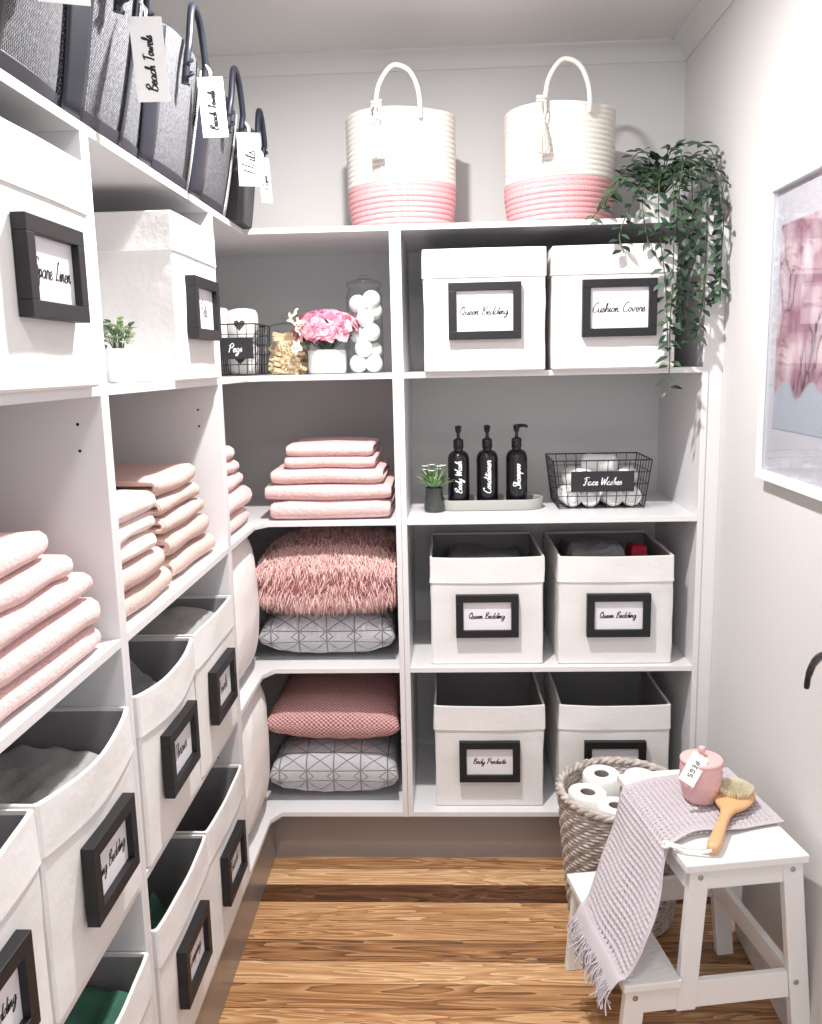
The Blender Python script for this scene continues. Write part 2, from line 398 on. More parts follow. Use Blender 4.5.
# ================================================================= SHELVING
T1, T2, T3, T4, T5 = 1.907, 1.505, 1.084, .635, .170
TH = .0155; FX = -.553; FY = 2.46
mel = M['melamine']
def shelf_unit_left(y0, y1, label, panels):
    t = thing('shelving_unit', label, 'shelving unit', (FX, (y0+y1)/2, 0))
    L = lambda mb: mb
    ox, oy = FX, (y0+y1)/2
    for a in panels: MB().box(XL-ox, 0, a-oy, a+.016-oy, .154, T1-TH).build('side_panel', mel, t, bevel=.0008)
    for z in (T2, T3, T4, T5): MB().box(XL-ox, 0, panels[0]+.016-oy, panels[1]-oy, z-TH, z).build('shelf', mel, t, bevel=.0008)
    return t, ox, oy
def holes(t, pts, axis):
    for p in pts:
        mb = MB(); n = 10; r = .0028
        c = Vector(p); ring = []
        for k in (0, 1):
            for i in range(n):
                a = 2*pi*i/n
                ring.append(c+Vector((r*cos(a), -.0004*k, r*sin(a))))
        mb.rings([[tuple(v) for v in ring[:n]], [tuple(v) for v in ring[n:]]]).build('pin_hole', M['hole'], t)
t, ox, oy = shelf_unit_left(.66, 1.392, 'near white open shelving unit on the left wall, holding the thick pink towels', (.66, 1.376))
holes(t, [(-.042, 1.376-oy, 1.445), (-.042, 1.376-oy, 1.402), (-.07, 1.376-oy, .33)], 0)
t, ox, oy = shelf_unit_left(1.392, 2.12, 'middle white shelving unit on the left wall, holding ribbed towels and four baskets', (1.392, 2.107))
holes(t, [(-.055, 2.107-oy, 1.43), (-.055, 2.107-oy, 1.39), (-.06, 2.107-oy, .52)], 0)
MB().lathe([(.004, 0), (.004, .001)], 12).build('cover_cap', M['melamine'], t, loc=(-.06, 2.1065-oy, 1.19), rot=(pi/2, 0, 0))
# corner unit: L shaped shelves
t = thing('corner_shelving_unit', 'white corner shelving unit with L shaped shelves, cushions and jars', 'shelving unit', (-.35, 2.7, 0))
ox, oy = -.35, 2.7
MB().box(XL-ox, FX-ox, 2.1235-oy, 2.1395-oy, .154, T1-TH).build('side_panel', mel, t, bevel=.0008)
MB().box(-.150-ox, -.1345-ox, FY-oy, YB-oy, .154, T1-TH).build('side_panel', mel, t, bevel=.0008)
for z in (T2, T3, T4, T5):
    poly = [(XL, 2.1395), (FX, 2.1395), (FX, 2.415), (-.525, FY), (-.150, FY), (-.150, YB), (XL, YB)]
    MB().prism([(x-ox, y-oy) for x, y in poly], z-TH, z).build('shelf', mel, t, bevel=.0008)
t = thing('shelving_unit', 'white back wall shelving unit beside the right wall, holding six baskets', 'shelving unit', (.3, 2.7, 0))
ox, oy = .3, 2.7
for a in (-.134, .714): MB().box(a-ox, a+.016-ox, FY-oy, YB-oy, .154, T1-TH).build('side_panel', mel, t, bevel=.0008)
MB().box(.73-ox, XR-ox, FY+.004-oy, FY+.02-oy, 0, T1-TH).build('filler_strip', mel, t, bevel=.001)
for z in (T2, T3, T4, T5): MB().box(-.118-ox, .714-ox, FY-oy, YB-oy, z-TH, z).build('shelf', mel, t, bevel=.0008)
o = MB().prism([(XL, .5), (FX, .5), (FX, FY), (.73, FY), (.73, YB), (XL, YB)], T1-TH, T1).build('top_shelf', mel, bevel=.0008)
tag(o, 'long white L shaped top board running over all the shelving units', 'shelf')
o = struct('trim_4', MB().prism([(-.575, .5), (-.559, .5), (-.559, 2.491), (.714, 2.491), (.714, 2.507), (-.575, 2.507)], 0, .1545), M['kick'], smooth=False)

# ================================================================= FABRIC BINS
def make_bin(label, loc, rz, text, w=.333, d=.38, h=.33, bulge=.012, frame=(.185, .13), fz=.155, fdepth=.018, group=None, seed=0, tw=.1, fx=0, sag=0):
    t = thing('storage_basket', label, 'storage basket', loc, rz, group)
    def ring(z, grow, inset):
        pts = []; f = z/h; r = .004
        hw = w/2+grow-inset
        y0 = -grow+inset; y1 = d+grow-inset
        N = 14
        def P(x, y, side, u):
            nz = noise.noise(Vector((x*9+seed, y*9, z*14)))*.0025*(1 if f > .1 else .3)
            b = bulge*(sin(pi*u)**.8)*(f**1.3 if side == 0 else .0)
            sg = -sag*sin(pi*u) if side == 0 and f > .7 else 0
            if side == 0: return (x, y-b+nz, z+sg)
            if side == 2: return (x, y+nz, z)
            return (x+nz+(-.002 if side == 1 else .002)*sin(pi*u)*f, y, z)
        for i in range(N): u = (i+.5)/N*.94+.03; pts.append(P(-hw+r+(2*hw-2*r)*i/(N-1), y0, 0, i/(N-1)))
        for i in range(N): pts.append(P(hw, y0+r+(y1-y0-2*r)*i/(N-1), 1, i/(N-1)))
        for i in range(N): pts.append(P(hw-r-(2*hw-2*r)*i/(N-1), y1, 2, i/(N-1)))
        for i in range(N): pts.append(P(-hw, y1-r-(y1-y0-2*r)*i/(N-1), 3, i/(N-1)))
        return pts
    cz = h-.076
    lv = [(0, -.004), (.004, 0)]+[(cz*k/10, 0) for k in range(1, 10)]+[(cz-.001, .0002), (cz, .0035)]+[(cz+(h-cz)*k/6, .003-.001*k/6) for k in range(1, 6)]+[(h-.001, .0018), (h, .0008)]
    MB().rings([ring(z, g, 0) for z, g in lv]+[ring(h, 0, .004), ring(h-.008, 0, .0045)], True, True, False).build('body', M['canvas'], t, angle=28)
    MB().rings([ring(h-.006, 0, .0046), ring(h*.6, 0, .006), ring(.012, 0, .008)], True, False, True).build('lining', M['lining'], t, angle=50)
    fw, fh = frame; b = .022; fd = fdepth
    yb = -bulge*(fz/h)**1.3-.001
    f = MB()
    zc = fz; fo = fx
    f.box(fo-fw/2, fo+fw/2, yb-fd, yb, zc+fh/2-b, zc+fh/2); f.box(fo-fw/2, fo+fw/2, yb-fd, yb, zc-fh/2, zc-fh/2+b)
    f.box(fo-fw/2, fo-fw/2+b, yb-fd, yb, zc-fh/2+b, zc+fh/2-b); f.box(fo+fw/2-b, fo+fw/2, yb-fd, yb, zc-fh/2+b, zc+fh/2-b)
    fr = f.build('label_frame', M['frame'], t, smooth=False, bevel=.001)
    MB().box(fo-fw/2+b, fo+fw/2-b, yb-fd*.45, yb, zc-fh/2+b, zc+fh/2-b).build('label_card', M['card'], fr, smooth=False)
    if text: script(MB(), text, tw, .0019, maxh=(fh-2*b)*.72).build('lettering', M['ink'], fr, smooth=False, loc=(fo, yb-fd*.45-.0006, zc))
    return t
R = pi/2
lx = -.548
make_bin('white fabric basket on the top row labelled Queen Bedding', (.109, 2.432, T2), 0, 'Queen Bedding', w=.334, h=.33, frame=(.198, .152), fz=.163, bulge=.008, seed=1, tw=.13)
make_bin('white fabric basket labelled Cushion Covers, partly behind the trailing plant', (.461, 2.432, T2), 0, 'Cushion Covers', w=.334, h=.33, frame=(.20, .152), fx=.012, fz=.163, bulge=.008, seed=2, tw=.14)
make_bin('white fabric basket labelled Queen Bedding directly under the black bottles', (.113, 2.486, T4), 0, 'Queen Bedding', seed=3, tw=.105)
make_bin('white fabric basket labelled Queen Bedding under the wire basket, red fabric inside', (.491, 2.482, T4), 0, 'Queen Bedding', seed=4, tw=.105, fx=.006)
make_bin('white fabric basket on the bottom row labelled Body Products', (.118, 2.497, T5), 0, 'Body Products', seed=5, tw=.1)
make_bin('white fabric basket on the bottom row, partly behind the wicker basket', (.498, 2.497, T5), 0, '', seed=6, tw=.1)
make_bin('large white fabric basket labelled Spare Linen, near end of upper left row', (lx+.008, 1.180, T2), R, 'Spare Linen', h=.333, w=.333, frame=(.176, .128), fz=.158, fdepth=.020, seed=7, tw=.11, bulge=.002, fx=.006)
make_bin('white fabric basket beside the small potted plant, upper left row', (lx+.008, 1.925, T2), R, 'Pets', h=.335, w=.325, frame=(.19, .13), fz=.152, fdepth=.022, seed=8, tw=.05, bulge=.002)
make_bin('white fabric basket labelled King Bedding holding a grey blanket, below thick pink towels', (lx, 1.205, T4), R, 'King Bedding', seed=9, bulge=.016, tw=.11, fdepth=.02, frame=(.170, .126), sag=.012, fz=.146, fx=.014)
make_bin('white fabric basket at lower left edge of photo, rim only half in view', (lx, .862, T4), R, 'Queen Bedding', seed=10, bulge=.012, tw=.11, fdepth=.02, frame=(.172, .128), fz=.15)
make_bin('white fabric basket holding dark grey fleece, below the ribbed towels', (lx, 1.583, T4), R, 'Throws', w=.332, seed=11, bulge=.014, tw=.07, fdepth=.02, frame=(.176, .126), sag=.010, fz=.158)
make_bin('white fabric basket holding pale grey cloth, beside the corner pillows', (lx, 1.925, T4), R, 'Towels', w=.325, seed=12, bulge=.004, tw=.07, fdepth=.02, frame=(.178, .126), fz=.155)
make_bin('empty white fabric basket at far end of the lowest left row', (lx, 1.925, T5), R, 'Beach', w=.33, h=.338, seed=13, bulge=.006, tw=.07, fdepth=.02, frame=(.174, .126), fz=.164)
make_bin('white fabric basket with green cloth inside, middle of lowest left row', (lx, 1.585, T5), R, 'Camping', w=.33, h=.338, seed=14, bulge=.008, tw=.08, fdepth=.02, frame=(.170, .126), fz=.170)
make_bin('white fabric basket full of green cloth under the King Bedding basket', (lx, 1.205, T5), R, 'Camping', seed=15, bulge=.008, tw=.08, frame=(.19, .135), fz=.15)

# contents of the bins
def heap(name, mat, label, cat, loc, rz, w, d, h, amp=.02, seed=0, fold=0, rim=.4):
    n = 26
    def top(u, v):
        x = (u-.5)*w; y = (v-.5)*d
        e = max(abs(u-.5), abs(v-.5))*2
        z = h*(1-max(0, e-.7)**2*rim/.09)
        z += amp*noise.noise(Vector((x*9+seed, y*9, seed)))+amp*.4*noise.noise(Vector((x*30+seed, y*30, seed)))
        if fold: z += fold*sin(y*60+2*sin(x*12))
        return (x, y, max(.01, z))
    mb = MB(); mb.grid(top, n, n); b = 0; w1 = n+1
    edge = list(range(n+1))+[w1*j+n for j in range(1, n+1)]+[w1*n+i for i in range(n-1, -1, -1)]+[w1*j for j in range(n-1, 0, -1)]
    lo = [mb.pt(mb.v[i].x, mb.v[i].y, 0) for i in edge]
    for k in range(len(edge)):
        j = (k+1) % len(edge); mb.face(edge[k], lo[k], lo[j], edge[j])
    mb.face(*lo)
    return tag(mb.build(name, mat, loc=loc, rot=(0, 0, rz)), label, cat)
bx = lx-.19
heap('blanket', M['grey_cloth'], 'grey blanket folded inside the King Bedding basket', 'blanket', (bx, 1.205, T4+.012), 0, .34, .29, .262, .03, 1, rim=.1)
heap('fleece_throw', M['dgrey_fleece'], 'dark grey fluffy fleece bundled in a left hand basket', 'throw', (bx, 1.555, T4+.012), 0, .32, .27, .275, .05, 5, fold=.008)
heap('folded_cloth', M['grey_cloth'], 'pale grey cloth filling the basket nearest the corner pillows', 'cloth', (bx, 1.925, T4+.012), 0, .34, .285, .303, .02, 9, rim=.1)
heap('green_cloth', M['green_cloth'], 'green cloth piled high in the basket under King Bedding', 'cloth', (bx, 1.205, T5+.012), 0, .34, .29, .27, .05, 12, rim=.1)
heap('green_cloth', M['green_cloth'], 'green cloth low in the middle basket of the bottom left row', 'cloth', (bx, 1.545, T5+.012), 0, .32, .21, .24, .08, 31)
heap('grey_cloth', M['dgrey_fleece'], 'grey cloth showing in the half visible basket at lower left edge', 'cloth', (bx, .862, T4+.012), 0, .34, .29, .22, .03, 17)
heap('bedding_bundle', M['dgrey_fleece'], 'grey folded bedding inside the basket under the wire basket', 'bedding', (.455, 2.70, T4+.012), 0, .20, .3, .315, .03, 21)
heap('red_cloth', M['red_cloth'], 'small bright red cloth inside a basket under the wire basket', 'cloth', (.588, 2.66, T4+.012), 0, .06, .1, .315, .02, 25)
heap('dark_bedding', M['dgrey_fleece'], 'dark grey bedding low inside the basket under the black bottles', 'bedding', (.115, 2.70, T4+.012), 0, .29, .3, .285, .02, 28)

# ================================================================= TOWELS
def towel(label, mat, loc, rz, w, d, h, seed, group, folds=2, tilt=0, name='folded_towel', cat='towel', puff=0.0):
    """nose of the folds faces local -Y"""
    t = h/folds; mb = MB(); path = []
    # S/U shaped centre line in (y, z)
    for k in range(folds):
        z = t*(k+.5); ys = [d*(1-i/8) for i in range(8)] if k % 2 == 0 else [d*i/8 for i in range(1, 9)]
        for y in ys:
            yy = t*.55+(d-t*.6)*(y/d); path.append((yy, z))
        if k < folds-1:
            z2 = t*(k+1)
            if k % 2 == 0: path += [(t*.3, z+t*.06), (t*.06, z+t*.25), (0, z2), (t*.06, z2+t*.25), (t*.3, z2+t*.44)]
            else: path += [(d+t*.2, z+t*.1), (d+t*.3, z2), (d+t*.2, z2+t*.4)]
    n = 28; rs = []
    for i, (y, z) in enumerate(path):
        a = path[max(i-1, 0)]; b = path[min(i+1, len(path)-1)]
        dy, dz = b[0]-a[0], b[1]-a[1]; l = sqrt(dy*dy+dz*dz) or 1; ny, nz = -dz/l, dy/l
        ring = []
        for k in range(n):
            th = 2*pi*k/n; cx = cos(th); sx = sin(th)
            px = math.copysign(abs(cx)**.28, cx)*w/2; pt = math.copysign(abs(sx)**.62, sx)*t*.5
            e = .0035*noise.noise(Vector((px*14, y*14+seed, z*20+seed)))+.002*noise.noise(Vector((px*45, y*45+seed, z*45+seed)))
            q = Vector((px, y+ny*pt, z+nz*pt))
            q.x += .006*noise.noise(Vector((seed, z*30, y*5)))
            q.z += e+puff*.0; q.y += 1.6*e
            ring.append(tuple(q))
        rs.append(ring)
    mb.rings(rs)
    o = mb.build(name, mat, loc=loc, rot=(0, 0, rz), angle=70)
    return tag(o, label, cat, group)
# stack 1, thick pink towels, near left
ords = ['bottom', 'second lowest', 'middle', 'second from top', 'top']
z = T3+.001
for i, (dep, hh, y1, xo) in enumerate(((.36, .040, 1.345, 0), (.36, .048, 1.35, .0), (.35, .044, 1.335, -.004), (.33, .039, 1.29, -.012), (.32, .043, 1.24, -.02))):
    w = .36-.012*i
    towel('thick pink towel, %s of the near left stack' % ords[i], M['pink_towel'], (-.572+xo, y1-w/2-.01, z), R, w, dep, hh, i*3.1, 'thick pink towels near left'); z += hh*1.02
# stack 2a: three pale, two ribbed
z = T3+.001
for i, (hh, y1, m, nm) in enumerate(((.046, 1.735, 'rib_towel', 'ribbed pale pink towel, lowest of the short stack beside the upright'), (.050, 1.70, 'rib_towel', 'ribbed pale pink towel, second lowest beside the upright'), (.036, 1.655, 'pale_towel', 'plain pale pink towel in middle of stack beside the upright'), (.036, 1.655, 'pale_towel', 'plain pale pink towel, second from top beside the upright'), (.046, 1.66, 'pale_towel', 'puffy near white pink towel on top beside the upright'))):
    w = y1-1.425
    towel(nm, M[m], (-.58, 1.42+w/2, z), R, w, .33, hh, 20+i*3.1, 'towels beside the near upright', folds=2); z += hh*1.02
z = T3+.001
for i, (hh, y1) in enumerate(((.048, 2.085), (.052, 2.06), (.040, 2.035), (.038, 2.02), (.046, 2.01))):
    w = .32-.008*i; y0 = y1-w
    towel('ribbed peach towel with open folded ends, %s of the far ribbed stack' % ords[i], M['rib_towel'], (-.585-.004*i, y0+w/2+.003*i, z), R, w, .34, hh, 40+i*3.1, 'ribbed towels far stack', folds=2 if i != 1 else 2); z += hh*1.02
# stack 3 corner
z = T3+.001
for i, (hh, y1) in enumerate(((.050, 2.47), (.060, 2.50), (.043, 2.46), (.036, 2.43), (.042, 2.40))):
    w = y1-2.16
    towel('soft pink towel, %s of the stack tucked in the shelf corner' % ords[i], M['pink_towel'], (-.585+(.004 if i == 1 else -.004*i), 2.15+w/2, z), R, w, .22, hh, 60+i*3.1, 'pink towels in the corner'); z += hh*1.02
# stack 4 back
z = T3+.001
for i, (x0, x1, hh) in enumerate(((-.533, -.168, .056), (-.535, -.163, .048), (-.515, -.185, .045), (-.475, -.208, .036), (-.470, -.215, .036))):
    w = x1-x0
    towel('pink towel, %s of the stack on the back wall shelf' % ords[i], M['pink_towel'], ((x0+x1)/2+(.008 if i == 0 else 0), 2.478+(.004*i), z), 0, w-(.01 if i == 0 else 0), .32 if i < 3 else .24, hh, 80+i*3.1, 'pink towels on the back shelf'); z += hh*1.0

# ================================================================= CUSHIONS
def cushion_shape(w, d, h, seed, pinch=.35, p=2.6, wr=.004):
    mb = MB(); n = 44
    def surf(sgn):
        def f(u, v):
            a = 2*u-1; b = 2*v-1
            r = max(0, (1-abs(a)**p))*max(0, (1-abs(b)**p))
            z = sgn*h/2*r**pinch
            cx = 1-.035*(1-abs(a))*abs(b)**3*0; 
            x = a*w/2*(1-.05*(1-b*b)**1*abs(a)**4); y = b*d/2*(1-.05*(1-a*a)*abs(b)**4)
            e = (1-r)**2
            z += wr*e*sin(18*(a+b)+seed)*(r**.3)+wr*.8*noise.noise(Vector((x*12, y*12, seed+sgn)))*min(1, r*4)
            return (x, y, z)
        return f
    mb.grid(surf(1), n, n)
    b0 = len(mb.f)
    mb.grid(surf(-1), n, n)
    for i in range(b0, len(mb.f)): mb.f[i] = tuple(reversed(mb.f[i]))
    return mb
def cushion(name, label, mat, loc, w, d, h, seed, rot=(0, 0, 0), **k):
    o = cushion_shape(w, d, h, seed, **k).build(name, mat, loc=loc, rot=rot, angle=75)
    o.modifiers.new('weld', 'WELD').merge_threshold = .0006
    return tag(o, label, 'cushion')
cushion('quilted_cushion', 'grey quilted cushion on the bottom corner shelf under the pink knitted cushion', M['quilt'], (-.368, 2.70, T5+.092), .41, .40, .178, 3)
cushion('knitted_cushion', 'pink moss knitted cushion on the bottom corner shelf', M['knit'], (-.366, 2.705, T5+.262), .42, .42, .150, 5, rot=(.0, radians(1.5), 0))
cushion('quilted_cushion', 'grey quilted cushion under the fluffy pink fur cushion', M['quilt'], (-.373, 2.70, T4+.082), .42, .40, .162, 8)
fc = thing('fur_cushion', 'fluffy pink long haired fur cushion on the middle corner shelf', 'cushion', (-.365, 2.705, T4+.258))
cushion_shape(.43, .42, .19, 9).build('cover', M['fur_base'], fc, angle=75)
mb = MB(); rnd = random.Random(4)
for k in range(11000):
    a = rnd.uniform(-1, 1); b = rnd.uniform(-1, 1) if rnd.random() < .35 else rnd.uniform(-1, -.6)
    r = max(0, 1-abs(a)**2.6)*max(0, 1-abs(b)**2.6); sg = 1 if rnd.random() < .6 else -1
    if b < -.97: b = -1; r = 0
    z = sg*.095*r**.35*(1 if b > -.97 else 0)+(rnd.uniform(-.05, .05) if b == -1 else 0)
    p = Vector((a*.213, b*.208, z)); out = Vector((a*.5*(1-r), b*1.3-.25, sg*(.25+.5*r))).normalized()
    ln = rnd.uniform(.03, .062); d = (out+Vector((rnd.gauss(0, .35), rnd.gauss(0, .2), rnd.gauss(0, .3)))).normalized()
    q = p+d*ln*.5; q2 = q+(d*.55+Vector((rnd.gauss(0, .25), -.15, -.75))).normalized()*ln*.6
    for v in (q, q2):
        v.x = max(-.208, min(.206, v.x)); v.z = max(-.15 if b < -.8 else -.11, min(.168, v.z)); v.y = max(-.262, v.y)
    s = Vector((1, rnd.uniform(-.5, .5), rnd.uniform(-.3, .3))).normalized()*rnd.uniform(.0008, .0015)
    mb.cur = rnd.choice((0, 0, 1, 1, 2)); b0 = len(mb.v)
    mb.pt(*(p-s)); mb.pt(*(p+s)); mb.pt(*(q-s*.9)); mb.pt(*(q+s*.9)); mb.pt(*q2)
    mb.face(b0, b0+1, b0+3, b0+2); mb.face(b0+2, b0+3, b0+4)
mb.build('fur', M['fur'], fc, smooth=False)
# tall white pillows standing in the corner, seen edge-on
cushion('pillow', 'plain white pillow standing on end in the corner beside the fluffy cushion', M['pillow_white'], (-.632, 2.35, T4+.212), .41, .40, .15, 2, rot=(0, pi/2, 0), pinch=.4)
cushion('pillow', 'plain white pillow standing on end in the corner beside the pink knitted cushion', M['pillow_white'], (-.632, 2.36, T5+.224), .43, .42, .165, 6, rot=(0, pi/2, 0), pinch=.4)

# ================================================================= TOTE BAGS
def tote(label, y0, y1, h=.245, kind='tweed', hy=.62, base_x=-.563, strips=(), handle=True, hw=.062, d=.24, lean=.055, pk=.115):
    w = y1-y0; t = thing('tote_bag', label, 'bag', (base_x, (y0+y1)/2, T1+.001), R)
    def front(u, z):                               # u across 0..1, z height 0..1 -> point on the front skin
        x = (u-.5)*w*(1+.08*z); e = abs(2*u-1)
        y = -lean*z**.8*(1-.25*e**3)+.010*e**4
        return Vector((x, y, z*(h+.018*(1-e*e))))
    rs = []
    for j in range(13):
        z = j/12; ring = []
        for i in range(17): ring.append(tuple(front(i/16, z)))
        for i in range(1, 8): v = i/8; ring.append((w/2*(1+.08*z)-.03*z*sin(pi*v), .012-lean*z*.65+(d-.02)*v, z*h))
        for i in range(17): f = front(1-i/16, z); ring.append((f.x, d-f.y*.4, f.z))
        for i in range(1, 8): v = 1-i/8; ring.append((-w/2*(1+.08*z)+.03*z*sin(pi*v), .012-lean*z*.65+(d-.02)*v, z*h))
        rs.append(ring)
    m = M['felt'] if kind == 'felt' else M['tweed']
    inner = [[(x*.96, y*.94+.008, z-.002) for x, y, z in rs[-1]], [(x*.82, y*.72+.055, z*.5) for x, y, z in rs[-1]]]
    MB().rings(rs+inner, True, True, True).build('body', m, t, angle=60)
    def patch(u0, u1, z0, z1, mat, nm, off=.0025, n=10, slant=0):
        def f(a, b):
            z = z0+(z1-z0)*b; u = u0+(u1-u0)*a+slant*b; q = front(min(1, max(0, u)), z); return (q.x, q.y-off, q.z)
        mb = MB(); mb.grid(f, n, 12)
        ob = mb.build(nm, mat, t, angle=60); s = ob.modifiers.new('solid', 'SOLIDIFY'); s.thickness = off*.9; s.offset = -1 if False else 1
        return ob
    if kind != 'felt':
        patch(0.0, 1.0, 0, .085, M['leather'], 'base_band', n=16)
    for (u0, u1, mt, nm, sl) in strips: patch(u0, u1, .02, .985, M[mt], nm, .0035, 5, sl)
    if handle:
        hx = (hy-.5)*w; zt = h*.84; yv = -lean-.006
        pts = spline([(hx-hw, yv+.004, zt-.03), (hx-hw, yv-.004, zt+.02), (hx-hw*.88, yv-.008, zt+pk*.62), (hx-hw*.4, yv-.008, zt+pk+.035), (hx+hw*.1, yv-.008, zt+pk+.045), (hx+hw*.6, yv-.008, zt+pk+.02), (hx+hw*.95, yv-.008, zt+pk*.55), (hx+hw, yv-.004, zt+.02), (hx+hw, yv+.004, zt-.03)], 6)
        hd = MB().tube(pts, .0075, 10).build('handle', M['leather'], t)
        for sx in (-1, 1):
            kn = MB(); kn.tube([(hx+sx*hw+.006*cos(a*.9), yv-.002+.009*sin(a*.9)-.003, zt-.03+a*.0035) for a in range(14)], .0035, 6)
            kn.build('handle_knot', M['leather'], hd)
    return t
ST = lambda a: a
tote('grey woven tote bag at the near end of the top shelf', .99, 1.33, strips=((.30, .44, 'leather', 'leather_strip', .02),), hy=.4)
tote('grey woven tote bag, second from the near end, leather strip at its side', 1.345, 1.665, strips=((.0, .17, 'leather', 'leather_strip', 0), (.62, .66, 'leather', 'seam_strip', .02)), hy=.52, lean=.055)
tote('grey woven tote bag in the middle of the top shelf row with tall arched handle', 1.672, 1.985, strips=((.0, .16, 'leather', 'leather_strip', 0), (.88, .94, 'pale_knit', 'pale_edge', .0)), hy=.62, pk=.085)
tote('grey woven tote bag, second from the shelf corner', 1.995, 2.31, strips=((.0, .2, 'leather', 'leather_strip', 0), (.84, .97, 'pale_knit', 'pale_edge', 0)), hy=.66, h=.238, pk=.08)
tote('small charcoal felt bag at the corner end of the top shelf', 2.33, 2.50, kind='felt', hy=.62, h=.225, base_x=-.530, hw=.05, pk=.06, lean=.03)
def bag_tag(label, x, y, z, w, h, rz, text, tilt=0):
    t = thing('hanging_tag', label, 'tag', (x, y, z), group=None, rot=(0, tilt, rz))
    MB().box(-w/2, w/2, -.0006, .0006, -h, 0).build('card', M['tag'], t, smooth=False)
    mb = MB(); mb.mt = Matrix.Rotation(-pi/2, 4, 'Y'); script(mb, text, h*.66, .0024, maxh=w*.6)
    mb.build('lettering', M['ink'], t, smooth=False, loc=(0, -.0012, -h*.55))
    MB().tube(spline([(0, 0, -.006), (.004, .003, .012), (-.006, .014, .028), (0, .006, .012), (0, .001, -.004)], 5), .0012, 5).build('string', M['cotton_rope'], t)
    return t
bag_tag('blank lower end of a white card tag, hanging from the nearest bag', -.492, 1.21, H+.60, .065, .125, radians(20), 'Beach Towels')
bag_tag('white tag lettered Beach Towels hanging between the second and third bags', -.480, 1.50, H+.565, .052, .13, radians(14), 'Beach Towels', radians(-3))
bag_tag('white tag lettered Beach Towels under the tallest arched handle', -.480, 1.90, H+.595, .052, .118, radians(12), 'Beach Towels', radians(-3))
bag_tag('white tag lettered Hats on the second bag from the corner', -.478, 2.24, H+.570, .056, .125, radians(12), 'Hats')
bag_tag('narrow white tag seen edge on beside the charcoal felt bag', -.480, 2.42, H+.553, .05, .115, radians(66), 'Caps', radians(-5))

# ================================================================= ROPE BASKETS
def rope_basket(label, x, tx, tasmat):
    t = thing('rope_basket', label, 'basket', (x, 2.69, T1+.001))
    n = 64; cz = .0141; nc = 23
    def prof(k0, k1, outer=True):
        p = []
        for k in range(k0, k1):
            for j in range(5):
                a = -pi/2+pi*(j+.5)/5
                r = .141+.012*min(1, k/6)+.0045*cos(a); p.append((r, (k+.5)*cz+cz*.5*sin(a)))
        return p
    def fn(r, a, z):
        r2 = r*(1+.012*sin(2*a+1)*z/.36+.018*cos(4*a)); dz = .006*sin(2*a+.6)*(z/.36)**2+cz*(a/(2*pi)-.5)*min(1, z/.03)
        return (r2*cos(a), r2*sin(a), max(0, z+dz))
    MB().lathe([(.10, 0), (.140, 0)]+prof(0, 9), n, cap1=False, fn=fn).build('pink_base', M['rope_pink'], t, angle=80)
    top = prof(9, nc); zt = top[-1][1]
    MB().lathe(top+[(.147, zt+.002), (.142, zt-.004)]+[(.142, z) for _, z in reversed(top[5:-5:5])], n, cap0=False, cap1=False, fn=fn).build('body', M['rope_white'], t, angle=80)
    yy = -.152; zr = nc*cz
    pts = spline([(-.060, yy, zr-.03), (-.060, yy-.010, zr), (-.050, yy-.008, zr+.055), (-.022, yy-.002, zr+.098), (.004, yy, zr+.106), (.036, yy, zr+.088), (.056, yy-.004, zr+.045), (.062, yy-.010, zr), (.062, yy, zr-.03)], 7)
    MB().tube(pts, .0065, 10).build('handle', M['rope_white'], t)
    # tassel: knot, neck and strands
    tz = MB(); kx = -.058+tx; ky = yy-.018
    tz.tube([(kx+.012*cos(a*.8), ky+.010*sin(a*.8), zr+.012-a*.0012) for a in range(18)], .004, 6)
    tz.tube(spline([(kx, ky-.004, zr), (kx-.004, ky-.008, zr-.03), (kx, ky-.006, zr-.055)], 5), .003, 6)
    tz.tube(spline([(kx+.006, ky-.004, zr), (kx+.010, ky-.008, zr-.03), (kx+.002, ky-.006, zr-.055)], 5), .003, 6)
    tz.tube([(kx+.008*cos(a), ky-.006+.008*sin(a), zr-.056-a*.0007) for a in range(16)], .0028, 6)
    r = random.Random(3)
    for k in range(46):
        a = r.uniform(0, 2*pi); q = r.uniform(.2, 1)
        tz.tube(spline([(kx+.004*cos(a), ky-.006+.004*sin(a), zr-.055), (kx+.014*q*cos(a), ky-.010+.011*q*sin(a), zr-.085), (kx+.020*q*cos(a)+.003, ky-.010+.013*q*sin(a), zr-.132-r.uniform(0, .010))], 3), .002, 4)
    tz.build('tassel', M[tasmat], t)
    return t
rope_basket('white and pink coiled rope basket standing above the upright divider', -.122, 0, 'cotton_rope')
rope_basket('white and pink coiled rope basket beside the trailing plant', .342, -.012, 'beige_rope')

# ================================================================= PLANTS
def leaf(mb, base, d, up, L, W, fold=.25, mats=3, rnd=random):
    d = d.normalized(); s = d.cross(up)
    if s.length < .01: s = Vector((1, 0, 0))
    s.normalize(); n = s.cross(d).normalized(); mb.cur = rnd.randrange(mats); b = len(mb.v)
    st = [(0, .03), (.25, .75), (.5, 1), (.75, .65), (1, .02)]
    for q, ww in st:
        c = base+d*(L*q)-n*(L*.18*q*q)
        for k in (-1, 0, 1): mb.pt(*(c+s*(W*.5*ww*k)+n*(W*fold*abs(k)*ww)))
    for i in range(4):
        for k in range(2): a = b+i*3+k; mb.face(a, a+1, a+4, a+3)
pl = thing('trailing_plant', 'green trailing leafy plant spilling over the right end of the top shelf', 'plant', (.64, 2.70, T1+.001))
o3 = Vector((.64, 2.70, T1+.001))
MB().lathe([(.045, 0), (.05, .005), (.058, .09), (.06, .092), (.056, .092), (.05, .08)], 28, cap1=True).build('pot', M['potwhite'], pl)
st = MB(); lf = MB(); rnd = random.Random(11)
def P(x, y, h): return Vector((x, y, h+H))-o3
